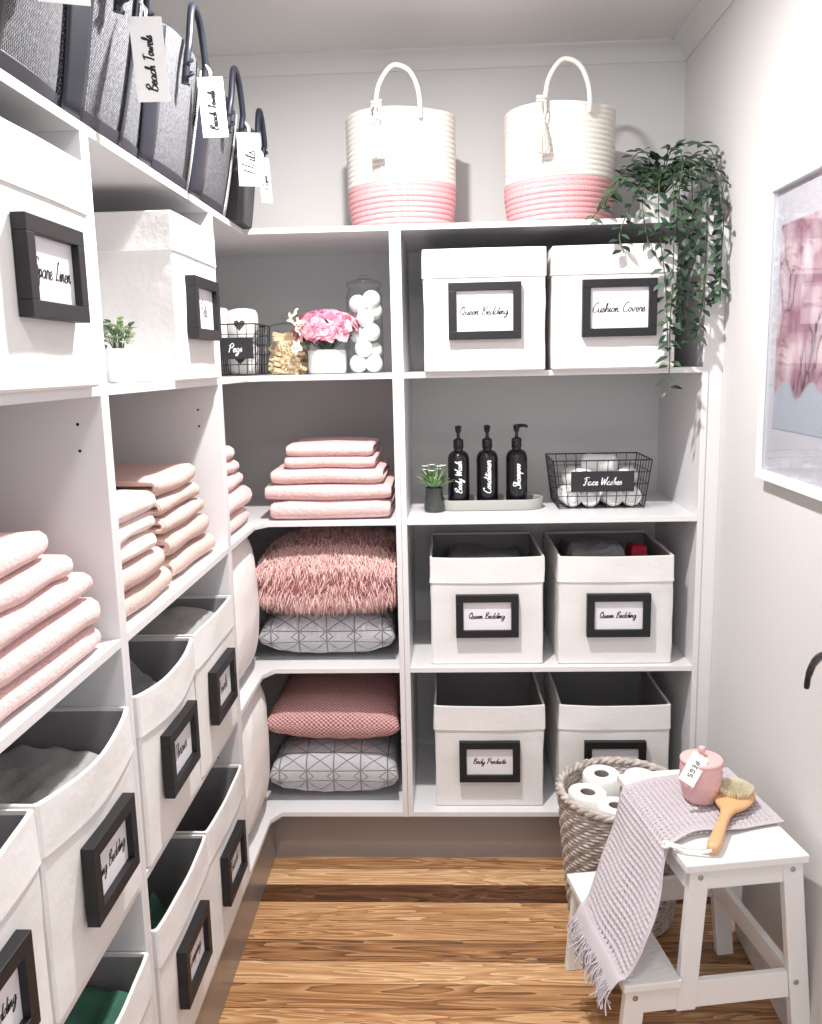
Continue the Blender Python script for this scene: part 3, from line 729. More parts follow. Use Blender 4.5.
top0 = Vector((.0, 0, .09))
vines = []
# long one falling to the bottle shelf, and its companions in front of the Cushion Covers basket
vines += [[top0, P(.63, 2.60, .53), P(.62, 2.47, .47), P(.612, 2.415, .34), P(.612, 2.41, .20), P(.608, 2.41, .08), P(.610, 2.41, -.02), P(.605, 2.41, -.10)],
          [top0, P(.62, 2.6, .52), P(.585, 2.48, .46), P(.575, 2.42, .34), P(.590, 2.41, .22), P(.600, 2.41, .10), P(.602, 2.41, .03)],
          [top0, P(.60, 2.6, .50), P(.54, 2.47, .45), P(.535, 2.42, .36), P(.548, 2.41, .29)],
          [top0, P(.66, 2.6, .54), P(.668, 2.47, .47), P(.66, 2.42, .34), P(.655, 2.42, .20), P(.652, 2.42, .08)],
          [top0, P(.69, 2.58, .55), P(.70, 2.46, .49), P(.70, 2.42, .36), P(.70, 2.42, .22), P(.69, 2.42, .10), P(.675, 2.41, .04)],
          [top0, P(.70, 2.6, .56), P(.735, 2.48, .50), P(.742, 2.42, .38), P(.74, 2.42, .26), P(.742, 2.42, .15)],
          [top0, P(.71, 2.66, .55), P(.745, 2.56, .52), P(.752, 2.50, .44), P(.75, 2.45, .30), P(.74, 2.42, .17)],
          [top0, P(.60, 2.64, .54), P(.52, 2.53, .50), P(.455, 2.47, .44), P(.40, 2.44, .375)],
          [top0, P(.59, 2.66, .55), P(.52, 2.58, .53), P(.47, 2.52, .47), P(.44, 2.50, .41)],
          [top0, P(.62, 2.62, .53), P(.55, 2.50, .48), P(.50, 2.44, .40), P(.47, 2.42, .33), P(.48, 2.41, .28)],
          [top0, P(.64, 2.62, .58), P(.65, 2.50, .54), P(.63, 2.44, .44), P(.62, 2.42, .33)],
          [top0, P(.66, 2.66, .59), P(.70, 2.58, .59), P(.73, 2.52, .56), P(.75, 2.50, .50)],
          [top0, P(.60, 2.68, .58), P(.56, 2.62, .58), P(.53, 2.58, .55)],
          [top0, P(.65, 2.62, .53), P(.64, 2.47, .42), P(.645, 2.42, .3), P(.635, 2.42, .18), P(.64, 2.42, .1)],
          [top0, P(.66, 2.60, .55), P(.69, 2.46, .46), P(.68, 2.43, .33), P(.668, 2.42, .24)]]
for k, v in enumerate(vines):
    pts = spline(v, 7); st.tube(pts, .0016, 5)
    acc = 0; side = 1
    for i in range(3, len(pts)):
        acc += (pts[i]-pts[i-1]).length
        step = .017
        while acc > step:
            acc -= step; side = -side
            q = pts[i]; d = (pts[i]-pts[i-1]).normalized()
            a = rnd.uniform(0, 2*pi); out = Vector((side*.9+rnd.gauss(0, .3), -.5+rnd.gauss(0, .45), rnd.gauss(0, .35)-.1))
            dr = (out+d*.5).normalized(); L = rnd.uniform(.026, .040)
            tip = q+o3+dr*L
            if tip.x > XR-.008: dr.x = -abs(dr.x)
            lf_base = q+dr*.004
            leaf(lf, lf_base, dr, Vector((0, -.55, .85)), L, L*.52, .12, 3, rnd)
for k in range(110):                                   # the crown over the pot
    a = rnd.uniform(0, 2*pi); e = rnd.uniform(.0, 1.3); r = rnd.uniform(.05, .115)
    q = Vector((cos(a)*cos(e)*r*1.1, sin(a)*cos(e)*r, .10+sin(e)*r*.75+.02)); d = Vector((cos(a), sin(a)*.6-.3, rnd.uniform(-.2, .9)))
    if q.x+o3.x > .74: q.x = .735-o3.x; d.x = -abs(d.x)*.3
    if k % 3 == 0: st.tube([tuple(top0), tuple(q*.6+top0*.4+Vector((0, 0, .02))), tuple(q)], .0012, 4)
    L = rnd.uniform(.028, .042); leaf(lf, q, d, Vector((0, 0, 1)), L, L*.5, .12, 3, rnd)
st.build('stems', M['stem'], pl); lf.build('foliage', M['leaf'], pl, angle=80)

def tuft(t, mats, z0, n, r, h, L, W, seed, up=.8):
    rd = random.Random(seed); lf = MB(); st = MB()
    for k in range(n):
        a = rd.uniform(0, 2*pi); q = rd.random()**.6; top = Vector((cos(a)*r*q, sin(a)*r*q, z0+h*(1-.5*q*q)*rd.uniform(.6, 1)))
        st.tube([(cos(a)*.006, sin(a)*.006, z0-.01), tuple(top*.6+Vector((0, 0, .4*z0))), tuple(top)], .0008, 4)
        for j in range(3):
            b = a+rd.uniform(-1.2, 1.2); leaf(lf, top-Vector((0, 0, j*h*.16)), Vector((cos(b), sin(b), up*rd.uniform(.2, 1.3))), Vector((0, 0, 1)), L*rd.uniform(.7, 1.1), W, .15, 3, rd)
    st.build('stems', M['stem'], t); lf.build('foliage', mats, t, angle=80)
p1 = thing('potted_plant', 'small pale green leafy plant in white pot on the left shelf', 'plant', (-.612, 1.625, T2+.001))
MB().lathe([(.022, 0), (.026, .002), (.029, .062), (.028, .064), (.026, .058)], 24).build('pot', M['potwhite'], p1)
tuft(p1, M['leafp'], .062, 26, .034, .055, .020, .013, 5)
p2 = thing('potted_plant', 'small green and white plant in dark glass jar beside black bottles', 'plant', (-.040, 2.600, T3+.001)); p2.scale = (1.08, 1.08, 1.08)
MB().lathe([(.024, 0), (.027, .003), (.028, .02), (.023, .052), (.0235, .066), (.025, .068), (.022, .066), (.02, .05)], 24).build('jar', M['potdark'], p2)
MB().lathe([(.0285, .001), (.0295, .02), (.0245, .052), (.0248, .067)], 24, cap0=False, cap1=False).build('glass', M['glass'], p2)
tuft(p2, M['leafb'][:2], .066, 30, .034, .050, .034, .008, 9, up=1.3) if False else None
rd = random.Random(2); lf = MB(); st = MB()
for k in range(60):
    a = rd.uniform(0, 2*pi); e = rd.uniform(.5, 1.5); b = Vector((cos(a)*.010, sin(a)*.010, .066)); d = Vector((cos(a)*cos(e), sin(a)*cos(e), sin(e)))
    lf.cur = 0; leaf(lf, b+d*rd.uniform(0, .018), d, Vector((0, 0, 1)) if e < 1.3 else Vector((1, 0, 0)), rd.uniform(.036, .052), .008, .15, 2, rd)
for k in range(7):
    a = k*2*pi/7; c = Vector((cos(a)*.024, sin(a)*.024, .125-.012*(k % 2))); st.tube([(0, 0, .07), tuple(c)], .001, 4)
    for j in range(5): b = j*2*pi/5; leaf(lf, c, Vector((cos(b), sin(b), .4)), Vector((0, 0, 1)), .013, .006, .1, 1, rd); 
fm = MB()
for k in range(7):
    a = k*2*pi/7; c = Vector((cos(a)*.026, sin(a)*.022-.004, .127-.012*(k % 2)))
    for j in range(6): b = j*2*pi/6; leaf(fm, c, Vector((cos(b), sin(b), .5)), Vector((0, 0, 1)), .014, .007, .1, 1, rd)
st.build('stems', M['stem'], p2); lf.build('foliage', M['leafb'][:2], p2, angle=80); fm.build('flowers', M['leafb'][2], p2, angle=80)

# hydrangea
hy = thing('flower_vase', 'pink hydrangea in a clear glass pot filled with white gravel', 'flowers', (-.348, 2.575, T2+.001))
MB().lathe([(.050, .002), (.054, .004), (.056, .012), (.056, .068), (.05, .071)], 32).build('white_filling', M['white_fill'], hy)
MB().lathe([(.055, 0), (.059, .003), (.060, .012), (.060, .086), (.0615, .089), (.058, .089)], 32, cap1=False).build('glass_pot', M['glass'], hy)
st = MB(); pt = MB(); rd = random.Random(21); lf = MB()
for k in range(120):
    u = rd.uniform(-.25, 1); a = k*2.399; rr = sqrt(max(0, 1-u*u)); c = Vector((cos(a)*rr*.094, sin(a)*rr*.075, .122+u*.058)); n = Vector((cos(a)*rr, sin(a)*rr, u)).normalized()
    x = n.orthogonal().normalized(); y = n.cross(x); off = rd.uniform(0, pi)
    for j in range(4):
        b = off+j*pi/2; d = (x*cos(b)+y*sin(b)+n*.25).normalized(); leaf(pt, c, d, n, .023, .026, .12, 3, rd)
    if k % 4 == 0: st.tube([(0, 0, .06), tuple(c*.6+Vector((0, 0, .03))), tuple(c)], .0015, 4)
for (bx_, bz_, tx_, tz_) in ((-.03, .08, -.098, .165), (-.03, .08, -.082, .178), (-.04, .085, -.092, .085), (-.04, .085, -.082, .07)):
    A = Vector((bx_, -.04, bz_)); B = Vector((tx_, -.062, tz_)); st.tube([tuple(A), tuple((A+B)/2+Vector((0, 0, .01))), tuple(B)], .0012, 4)
    for k in range(16):
        c = A.lerp(B, rd.uniform(.55, 1.0)); leaf(lf, c, Vector((rd.gauss(-.3, .6), -.5, rd.gauss(0, .6))), Vector((0, -1, .3)), rd.uniform(.010, .018), .007, .1, 1, rd)
st.build('stems', M['stem'], hy); pt.build('blossom', M['petal'], hy, angle=80)
lf.build('pale_sprigs', M['bristle'], hy, angle=80)

# ================================================================= JARS
jar = thing('glass_jar', 'squat clear glass jar of wooden pegs with knobbed lid', 'jar', (-.470, 2.60, T2+.001))
MB().lathe([(.060, 0), (.066, .004), (.067, .02), (.067, .118), (.062, .128), (.062, .132)], 36, cap1=False).build('body', M['glass'], jar)
l = MB().lathe([(.061, .131), (.0625, .133), (.0625, .140), (.058, .143), (.03, .150), (.012, .152)], 36, cap0=False).build('lid', M['glass'], jar)
MB().lathe([(.005, .152), (.005, .158), (.011, .164), (.012, .170), (.008, .177), (.0, .178)], 16).build('knob', M['glass'], l)
pm = MB()
for s in (-1, 1):
    pm.hexa([(-.036, s*.0008-.0, -.005), (.036, s*.003, -.005), (.036, s*.007, -.005), (-.036, s*.006, -.005)][::s], [(-.036, s*.0008, .005), (.036, s*.003, .005), (.036, s*.007, .005), (-.036, s*.006, .005)][::s])
me0 = None; rd = random.Random(8); cnt = 0
for lay in range(14):
    for j in range(7):
        z = .010+lay*.0078; a = rd.uniform(0, pi) if j else rd.uniform(-.4, .4); r = rd.uniform(0, .022) if j < 2 else rd.uniform(.022, .040); b = rd.uniform(pi, 2*pi) if j else 0
        if me0 is None: o = pm.build('clothes_peg', M['pine'], smooth=False); me0 = o
        else: o = me0.copy(); C.objects.link(o)
        px, py = r*cos(b), r*sin(b)
        o.location = (-.470+px, 2.60+py, T2+z); o.rotation_euler = (rd.uniform(-.6, .6), rd.uniform(-.3, .3), atan2(py, px)+pi/2+rd.gauss(0, .35) if r > .022 else a)
        tag(o, 'pale wooden clothes peg jumbled with others in the squat glass jar', 'clothes peg', 'wooden pegs in the glass jar')
tj = thing('glass_jar', 'tall clear glass jar holding white balls, beside the upright', 'jar', (-.236, 2.60, T2+.001))
MB().lathe([(.046, 0), (.052, .004), (.053, .02), (.053, .222), (.046, .236), (.045, .246)], 36, cap1=False).build('body', M['glass'], tj)
l = MB().lathe([(.047, .246), (.050, .248), (.052, .256), (.050, .262), (.030, .268), (.026, .271)], 36, cap0=False).build('lid', M['glass'], tj)
MB().lathe([(.010, .270), (.014, .274), (.012, .282), (.0, .285)], 16).build('knob', M['glass'], l)
bm = MB()
def ballfn(r, a, z): return (r*cos(a), r*sin(a), z)
bm.lathe([(.0265*sin(pi*k/14)*(1+.02*sin(k*3)), -.0265*cos(pi*k/14)) for k in range(1, 14)], 22)
b0 = None
pos = [(-.022, -.012, .028), (.024, -.006, .028), (-.004, -.02, .072), (.022, .018, .066), (-.02, -.006, .112), (.020, -.018, .118), (-.008, .02, .098), (.004, -.020, .158), (-.018, .016, .150), (-.018, -.012, .200), (.026, .010, .180), (.022, -.010, .222 if False else .212)]
for i, (x, y, z) in enumerate(pos):
    if b0 is None: o = bm.build('bath_ball', M['tissue'], angle=80); b0 = o
    else: o = b0.copy(); C.objects.link(o)
    o.location = (-.236+x*.98, 2.60+y*.98, T2+.001+z); o.rotation_euler = (i, i*2, 0)
    tag(o, 'matt white ball stacked inside the tall glass jar', 'bath ball', 'white balls in the tall jar')

# ================================================================= WIRE BASKETS
def wire_basket(label, loc, rz, w, d, h, flare, sign, text, tw, nx, nz, sign_off=0, lip=0):
    t = thing('wire_basket', label, 'basket', loc, rz); mb = MB(); r = .0013
    def rect(z, f):
        e = flare*f; return [(-w/2-e, -e*.5, z), (w/2+e, -e*.5, z), (w/2+e, d+e*.5, z), (-w/2-e, d+e*.5, z)]
    for k in range(nz+1):
        z = .003+(h-.003)*k/nz; q = rect(z, k/nz); rr = .0022 if k == nz else r
        for i in range(4): mb.tube([q[i], q[(i+1) % 4]], rr, 6)
    b, tp = rect(.003, 0), rect(h, 1); L = lambda p, q, f: tuple(p[i]+(q[i]-p[i])*f for i in range(3))
    for i in range(nx+1):
        f = i/nx; r2 = .002 if i in (0, nx) else r
        mb.tube([L(b[0], b[1], f), L(tp[0], tp[1], f)], r2, 6); mb.tube([L(b[3], b[2], f), L(tp[3], tp[2], f)], r2, 6); mb.tube([L(b[0], b[1], f), L(b[3], b[2], f)], r, 6)
    ny = max(3, int(nx*d/w))
    for i in range(1, ny):
        f = i/ny; mb.tube([L(b[0], b[3], f), L(tp[0], tp[3], f)], r, 6); mb.tube([L(b[1], b[2], f), L(tp[1], tp[2], f)], r, 6); mb.tube([L(b[0], b[3], f), L(b[1], b[2], f)], r, 6)
    mb.build('wire_frame', M['black_wire'], t)
    sw, sh, sx, sz = sign
    yy = -flare*.5*(sz/h)-.006
    s = MB().box(sx-sw/2, sx+sw/2, yy-.003, yy, sz-sh/2, sz+sh/2).build('sign', M['sign'], t, smooth=False, bevel=.0006)
    script(MB(), text, tw, .0022, maxh=sh*.62).build('lettering', M['chalk'], s, smooth=False, loc=(sx, yy-.0036, sz))
    return t
wire_basket('black wire basket of rolled white washcloths with a black Face Washes sign', (.466, 2.60, T3+.001), 0, .255, .19, .148, .019, (.188, .062, .0, .085), 'Face Washes', .115, 9, 4)
wire_basket('black wire basket of heart marked white rolls, Pegs sign, beside the jar', (-.625, 2.575, T2+.001), 0, .125, .20, .150, .006, (.105, .062, .008, .080), 'Pegs', .04, 5, 5)
rd = random.Random(5); rm = MB()
def spiral_roll(mb, r, l):
    prof = [(.2*r, -l/2), (.7*r, -l/2-.003), (.95*r, -l/2+.001), (r, -l/2+.008)]
    prof += [(r*(1+.02*sin(k*2)), -l/2+.008+(l-.016)*k/8) for k in range(1, 8)]+[(r, l/2-.008), (.95*r, l/2-.001), (.75*r, l/2+.003), (.6*r, l/2-.004), (.45*r, l/2+.001), (.2*r, l/2-.004)]
    mb.lathe(prof, 22)
spiral_roll(rm, .030, .095); r0 = None
for i, (x, y, z, a) in enumerate(((-.088, .06, .034, .1), (-.028, .055, .034, -.1), (.034, .058, .034, .15), (.094, .06, .034, 0), (-.06, .14, .036, .2), (.02, .14, .036, 0), (.09, .14, .036, .1), (-.062, .06, .088, .5), (.085, .07, .086, -.4), (.0, .10, .090, 1.3), (.004, .075, .128, 1.1))):
    if r0 is None: o = rm.build('rolled_washcloth', M['white_cloth'], angle=60); r0 = o
    else: o = r0.copy(); C.objects.link(o)
    o.location = (.466+x, 2.60+y, T3+.001+z); o.rotation_euler = (pi/2, 0, a)
    tag(o, 'rolled white washcloth heaped in the Face Washes wire basket' if i != 10 else 'rolled white washcloth on top of the heap in the wire basket', 'washcloth', 'rolled white washcloths')
hm = None
def heartpoly(s): return [(s*16*sin(a)**3/16, s*(13*cos(a)-5*cos(2*a)-2*cos(3*a)-cos(4*a))/16) for a in [2*pi*k/24 for k in range(24)]]
for i, (x, z, h_, lab) in enumerate(((-.615, .002, .098, 'lower heart marked white roll in the Pegs wire basket'), (-.612, .102, .098, 'upper heart marked white roll standing above the wire basket'), (-.700, .102, .105, 'white roll mostly hidden behind the framed basket edge'))):
    t = thing('wrapped_roll', lab, 'roll', (x, 2.655, T2+z))
    MB().lathe([(.030, 0), (.040, .004), (.046, .016), (.047, h_*.5), (.046, h_-.018), (.040, h_-.005), (.02, h_)], 26).build('roll', M['tissue'], t, angle=80)
    mb = MB(); hp = heartpoly(.017); n = len(hp)
    for dy in (0,):
        for a, b in hp: mb.pt(a, -sqrt(max(0, .0478**2-a*a))-.0006, b+h_*.5)
    mb.pt(0, -.0484, h_*.5)
    for k in range(n): mb.face((k+1) % n, k, n)
    mb.build('heart_mark', M['tray_in'], t)

# ================================================================= BOTTLES AND TRAY
tr = thing('tray', 'grey oval tray under the three black bottles', 'tray', (.130, 2.655, T3+.001))
def stad(r0, r1): return [((1 if cos(a) > 0 else -1)*(.165-r1)+r1*cos(a) if abs(cos(a)) > 1e-6 else 0, r1*sin(a)) for a in [2*pi*(k+.5)/48 for k in range(48)]]
def ov(g, z): return [(x, y, z) for x, y in [((1 if cos(a) > 0 else -1)*(.165-.062)+(.062+g)*cos(a), (.062+g)*sin(a)) for a in [2*pi*(k+.5)/48 for k in range(48)]]]
MB().rings([ov(-.006, 0), ov(-.002, .001), ov(.002, .030), ov(.001, .032), ov(-.003, .032), ov(-.005, .030), ov(-.006, .006)], True, True, False).build('tray_wall', M['tray'], tr)
MB().rings([ov(-.0062, .004), ov(-.0062, .0065)], True, True, True).build('tray_base', M['tray_in'], tr)
def bottle(label, x, y, text, rz):
    t = thing('pump_bottle', label, 'bottle', (x, y, T3+.0078)); t.scale = (1.08, 1.08, 1.16)
    R0 = .0305
    pr = [(R0-.004, 0), (R0-.001, .001), (R0, .005), (R0, .125)]+[(R0-.017*(1-cos(a*pi/12)), .125+.024*sin(a*pi/12)) for a in range(1, 7)]+[(.012, .154), (.012, .158)]
    MB().lathe(pr, 32).build('body', M['bottle'], t)
    MB().lathe([(.0135, .155), (.0145, .157), (.0145, .176), (.012, .180), (.007, .181), (.0045, .186), (.0045, .206)], 24).build('collar', M['bottle'], t)
    mb = MB(); mb.mt = Matrix.Rotation(rz, 4, 'Z')
    mb.lathe([(.006, .196), (.0075, .199), (.0095, .210), (.009, .214), (0.004, .2155)], 20)
    mb.tube(spline([(0, 0, .211), (.014, 0, .212), (.026, 0, .2115), (.031, 0, .207)], 5), [.005]*5+[.0042]*5+[.0038]*5+[.003], 8)
    mb.build('pump_head', M['bottle'], t)
    mb = MB(); script(mb, text, .085, .0022, maxh=.030)
    for i, v in enumerate(mb.v):                      # turn upright and wrap round the bottle
        a, b = v.x, v.z; s = -b; th = s/R0
        mb.v[i] = Vector((sin(th)*(R0+.0006), -cos(th)*(R0+.0006), a+.082))
    mb.build('lettering', M['chalk'], t, smooth=False)
bottle('matt black pump bottle lettered Body Wash, left on the tray', .036, 2.640, 'Body Wash', pi/2*-1)
bottle('matt black pump bottle lettered Conditioner, middle of the tray', .124, 2.645, 'Conditioner', -pi/2)
bottle('matt black pump bottle lettered Shampoo, right on the tray', .214, 2.650, 'Shampoo', -.25)

# ================================================================= PICTURE AND LEVER
pc = thing('framed_picture', 'white framed print of pink peonies hanging on the right wall', 'picture', (XR, 1.88, H+.05))
# local: x<0 into the room, y along wall; spans y from +.225 (far) to -.225
hh, hw_ = .338, .225
f = MB(); b = .022; dd = .026
f.box(-dd, 0, -hw_, hw_, hh-b, hh); f.box(-dd, 0, -hw_, hw_, -hh, -hh+b); f.box(-dd, 0, hw_-b, hw_, -hh+b, hh-b); f.box(-dd, 0, -hw_, -hw_+b, -hh+b, hh-b)
f.build('frame', M['white_frame'], pc, smooth=False, bevel=.0015)
MB().box(-.010, -.002, -hw_+b, hw_-b, -hh+b, hh-b).build('mat_board', M['mat'], pc, smooth=False)
MB().box(-.0115, -.010, -hw_+.06, hw_-.058, -.215, .238).build('print', M['art'], pc, smooth=False)
MB().box(-.0185, -.0170, -hw_+b, hw_-b, -hh+b, hh-b).build('glass', M['glass'], pc, smooth=False)
hd = thing('lever_handle', 'dark curved metal lever handle on the right white wall', 'door handle', (XR, 1.555, H-.555))
MB().lathe([(.025, 0), (.026, .004), (.022, .008)], 28).build('rosette', M['dark_metal'], hd, rot=(0, -pi/2, 0))
pts = spline([(-.006, 0, 0), (-.045, .0, .0), (-.052, .025, -.004), (-.052, .070, -.018), (-.051, .105, -.045), (-.050, .128, -.080), (-.050, .134, -.108)], 6)
MB().tube(pts, [.009]*12+[.0085]*6+[.008]*6+[.007]*6+[.006]*6+[.005], 10).build('lever', M['dark_metal'], hd)

# ================================================================= STOOL
th = radians(9)
sl = thing('step_stool', 'white wooden two step stool by the right wall with a towel over it', 'stool', (.35, 1.62, 0), th)
# local x = step -> wall, y = depth, z up
ST_ = M['stool']
D = .397; HT = H-1.02; HS = H-1.28
MB().box(.126, .393, -.01, D, HT-.018, HT).build('top_board', ST_, sl, smooth=False, bevel=.0025)
MB().box(.0, .125, -.01, D, HS-.018, HS).build('step_board', ST_, sl, smooth=False, bevel=.0025)
def leg(p0, p1, w, y0, y1):
    (xa, za), (xb, zb) = p0, p1
    return MB().hexa([(xa, y0, za), (xa+w, y0, za), (xa+w, y1, za), (xa, y1, za)], [(xb, y0, zb), (xb+w, y0, zb), (xb+w, y1, zb), (xb, y1, zb)]).build('leg', ST_, sl, smooth=False, bevel=.002)
for (ya, yb) in ((.004, .024), (D-.034, D-.014)):
    leg((.395, 0), (.343, HT-.018), .044, ya, yb)            # rear
    leg((.122, HS-.085), (.142, HT-.018), .042, ya, yb)         # upper front
    leg((-.008, 0), (.010, HS-.018), .044, ya, yb)               # step
    MB().box(.176, .348, ya+.003, yb-.002, HT-.068, HT-.018).build('rail', ST_, sl, smooth=False, bevel=.002)
    MB().hexa([(.045, ya+.003, HS-.082), (.376, ya+.003, HS-.082), (.376, yb-.002, HS-.082), (.045, yb-.002, HS-.082)], [(.05, ya+.003, HS-.020), (.37, ya+.003, HS-.020), (.37, yb-.002, HS-.020), (.05, yb-.002, HS-.020)]).build('rail', ST_, sl, smooth=False, bevel=.002)
MB().box(.372, .388, .024, D-.034, .185, .235).build('stretcher', ST_, sl, smooth=False, bevel=.002)
MB().box(.138, .154, .024, D-.034, HT-.07, HT-.018).build('stretcher', ST_, sl, smooth=False, bevel=.002)
MB().box(.02, .036, .024, D-.034, HS-.065, HS-.018).build('stretcher', ST_, sl, smooth=False, bevel=.002)
for (sx, sz) in ((.164, HT-.038), (.366, HT-.038), (.388, .205), (.030, HS-.042)):
    s = MB().lathe([(.0065, 0), (.006, .0015), (.003, .0018), (.003, .0006)], 16).build('screw', M['chrome'], sl, loc=(sx, .004, sz), rot=(pi/2, 0, 0))

# waffle towel over the stool
U = Vector((cos(th), sin(th), 0)); V = Vector((-sin(th), cos(th), 0)); P0 = Vector((.35, 1.62, 0))
tw = thing('waffle_towel', 'lilac grey waffle towel with fringe draped over the stool', 'towel', (.35, 1.62, 0), th)
path = [(.404, HT+.006, .107, .37), (.34, HT+.006, .10, .365), (.26, HT+.006, .085, .355), (.19, HT+.006, .085, .345), (.13, HT+.006, .06, .325), (.112, HT-.006, .05, .318), (.100, HT-.04, .035, .312), (.075, HT-.11, .0, .305), (.045, HT-.175, -.015, .29), (.012, HS+.022, -.012, .27), (-.008, HS+.006, -.008, .262), (-.020, HS-.012, -.006, .255)]
ctr = spline([(a, b, 0) for a, b, c, d in path], 12); ed = spline([(c, d, 0) for a, b, c, d in path], 12)
cum = [0]
for i in range(1, len(ctr)): cum.append(cum[-1]+(ctr[i]-ctr[i-1]).length)
TL = cum[-1]
def tow_at(s):
    s = max(0, min(TL, s)); i = 0
    lo, hi = 0, len(cum)-1
    while hi-lo > 1:
        m = (lo+hi)//2
        if cum[m] <= s: lo = m
        else: hi = m
    f = (s-cum[lo])/max(1e-9, cum[hi]-cum[lo]); c = ctr[lo].lerp(ctr[hi], f); e = ed[lo].lerp(ed[hi], f); d = (ctr[hi]-ctr[lo]).normalized()
    return c, e, d
NU, NV = 300, 170
def towf(u, v, off=0):
    c, e, d = tow_at(v*TL); y = e.x+(e.y-e.x)*u
    nrm = Vector((-d.y, 0, d.x));  nrm = nrm if nrm.z > 0 or nrm.x < 0 else -nrm
    if d.x < 0: nrm = Vector((d.y, 0, -d.x))
    W = .262; a = u*W; b = v*TL; cell = .0135
    k = abs(sin(pi*a/cell))*abs(sin(pi*b/cell)); hem = 1 if (min(u, 1-u)*W > .010 and TL-b > .030 and b > .01) else 0
    h = (-.0062*max(0, k-.12)**.7+.0022)*hem
    drop = max(0, min(1, (b-.30)/.1))
    h += .004*sin(a*40+1.2)*drop+.0035*noise.noise(Vector((a*12, b*12, 0)))*(1 if b > .30 else .25)
    
    p = Vector((c.x, y, c.y))+nrm*(h+.003+off)
    # near edge ripples up off the board as in a loosely laid towel
    if u < .12 and .10 < b < .30: p.z += .010*(1-u/.12)*max(0, sin((b-.10)/.2*pi))
    return tuple(p)
mb = MB()
# uneven spacing keeps four samples per waffle cell
mb.grid(lambda u, v: towf(u, v), 200, 440)
keep = []
for fi in range(len(mb.f)):
    u, v = (fi % 200+.5)/200, (fi//200+.5)/440; a_, b_ = u*.262, v*TL
    if abs(sin(pi*a_/.0135))*abs(sin(pi*b_/.0135)) > .86 and min(u, 1-u)*.262 > .012 and TL-b_ > .034 and b_ > .012: continue
    keep.append(fi)
mb.f = [mb.f[i] for i in keep]; mb.mi = [0]*len(mb.f)
o = mb.build('waffle_cloth', M['waffle'], tw, angle=180)
s = o.modifiers.new('solid', 'SOLIDIFY'); s.thickness = .0015; s.offset = -1
fr = MB(); rd = random.Random(6)
for k in range(95):
    u = (k+.5)/95; q = Vector(towf(u, 1)); L = .024+.014*rd.random()
    p1_ = q+Vector((-.010+rd.gauss(0, .003), rd.gauss(0, .003), -.012)); p2_ = p1_+Vector((-.006+rd.gauss(0, .006), rd.gauss(-.004, .005), -L*.5)); p3_ = p2_+Vector((rd.gauss(.002, .006), rd.gauss(-.004, .006), -L*.45))
    fr.tube(spline([tuple(q), tuple(p1_), tuple(p2_), tuple(p3_)], 4), .0016, 5)
fr.build('fringe', M['waffle'], tw)

# pink pot
def sp(u, v, z=0): p = P0+U*u+V*v; return (p.x, p.y, HT+z)
pp = thing('candle_pot', 'pink textured pot with knobbed lid on the waffle towel', 'pot', sp(.262, .222, .0115))
def dia(r, a, z):
    k = .0034*abs(sin(a*9+z*150))*abs(sin(a*9-z*150)) if .006 < z < .092 else 0
    return ((r+k)*cos(a), (r+k)*sin(a), z)
prof = [(.030, 0), (.034, .002), (.038, .008)]+[(.038+.010*min(1, k/9), .008+.0042*k) for k in range(1, 20)]+[(.0485, .094), (.0470, .096)]
MB().lathe([(r*.93, z) for r, z in prof], 72, fn=dia).build('body', M['pink_ceramic'], pp, angle=60)
l = MB().lathe([(.0455, .0955), (.0475, .097), (.0480, .101), (.046, .104), (.030, .107), (.008, .109)], 40, cap0=True).build('lid', M['pink_ceramic'], pp)
MB().lathe([(.0045, .108), (.004, .112), (.0075, .118), (.009, .124), (.007, .130), (.002, .133)], 20).build('knob', M['pink_ceramic'], l)
gt = thing('gift_tag', 'small white tag lettered PEGS leaning on the pink pot', 'tag', tuple(Vector(sp(.262, .222, .0115))+Vector((-.030, -.044, .098))), rot=(radians(-28), radians(32), radians(-12)))
MB().box(-.019, .019, -.0006, .0006, -.036, .036).build('card', M['tag'], gt, smooth=False, bevel=.0002)
GB = {'P': '0,0 0,1 .5,1 .5,.5 0,.5', 'E': '.55,1 0,1 0,0 .55,0;0,.5 .45,.5', 'G': '.55,.85 .5,1 0,1 0,0 .55,0 .55,.45 .3,.45', 'S': '.55,1 0,1 0,.5 .55,.5 .55,0 0,0'}
mb = MB(); y = 0
for ch in 'PEGS':
    for st_ in GB[ch].split(';'):
        q = [tuple(map(float, a.split(','))) for a in st_.split()]
        for (x0, y0), (x1, y1) in zip(q, q[1:]):
            # letters run down the card
            s = .010; A = Vector((-.005+y0*s, 0, .018-y-x0*s)); B = Vector((-.005+y1*s, 0, .018-y-x1*s)); d = (B-A).normalized(); n_ = Vector((-d.z, 0, d.x))*.0008
            b0_ = len(mb.v)
            for vv in (A-n_, B-n_, B+n_, A+n_): mb.pt(vv.x, -.0012, vv.z)
            mb.face(b0_, b0_+1, b0_+2, b0_+3)
    y += .0105
mb.build('lettering', M['ink'], gt, smooth=False)
MB().tube(spline([(0, 0, .030), (.008, .012, .040), (.016, .030, .030), (.012, .02, .036), (0, .002, .031)], 5), .0009, 5).build('string', M['cotton_rope'], gt)

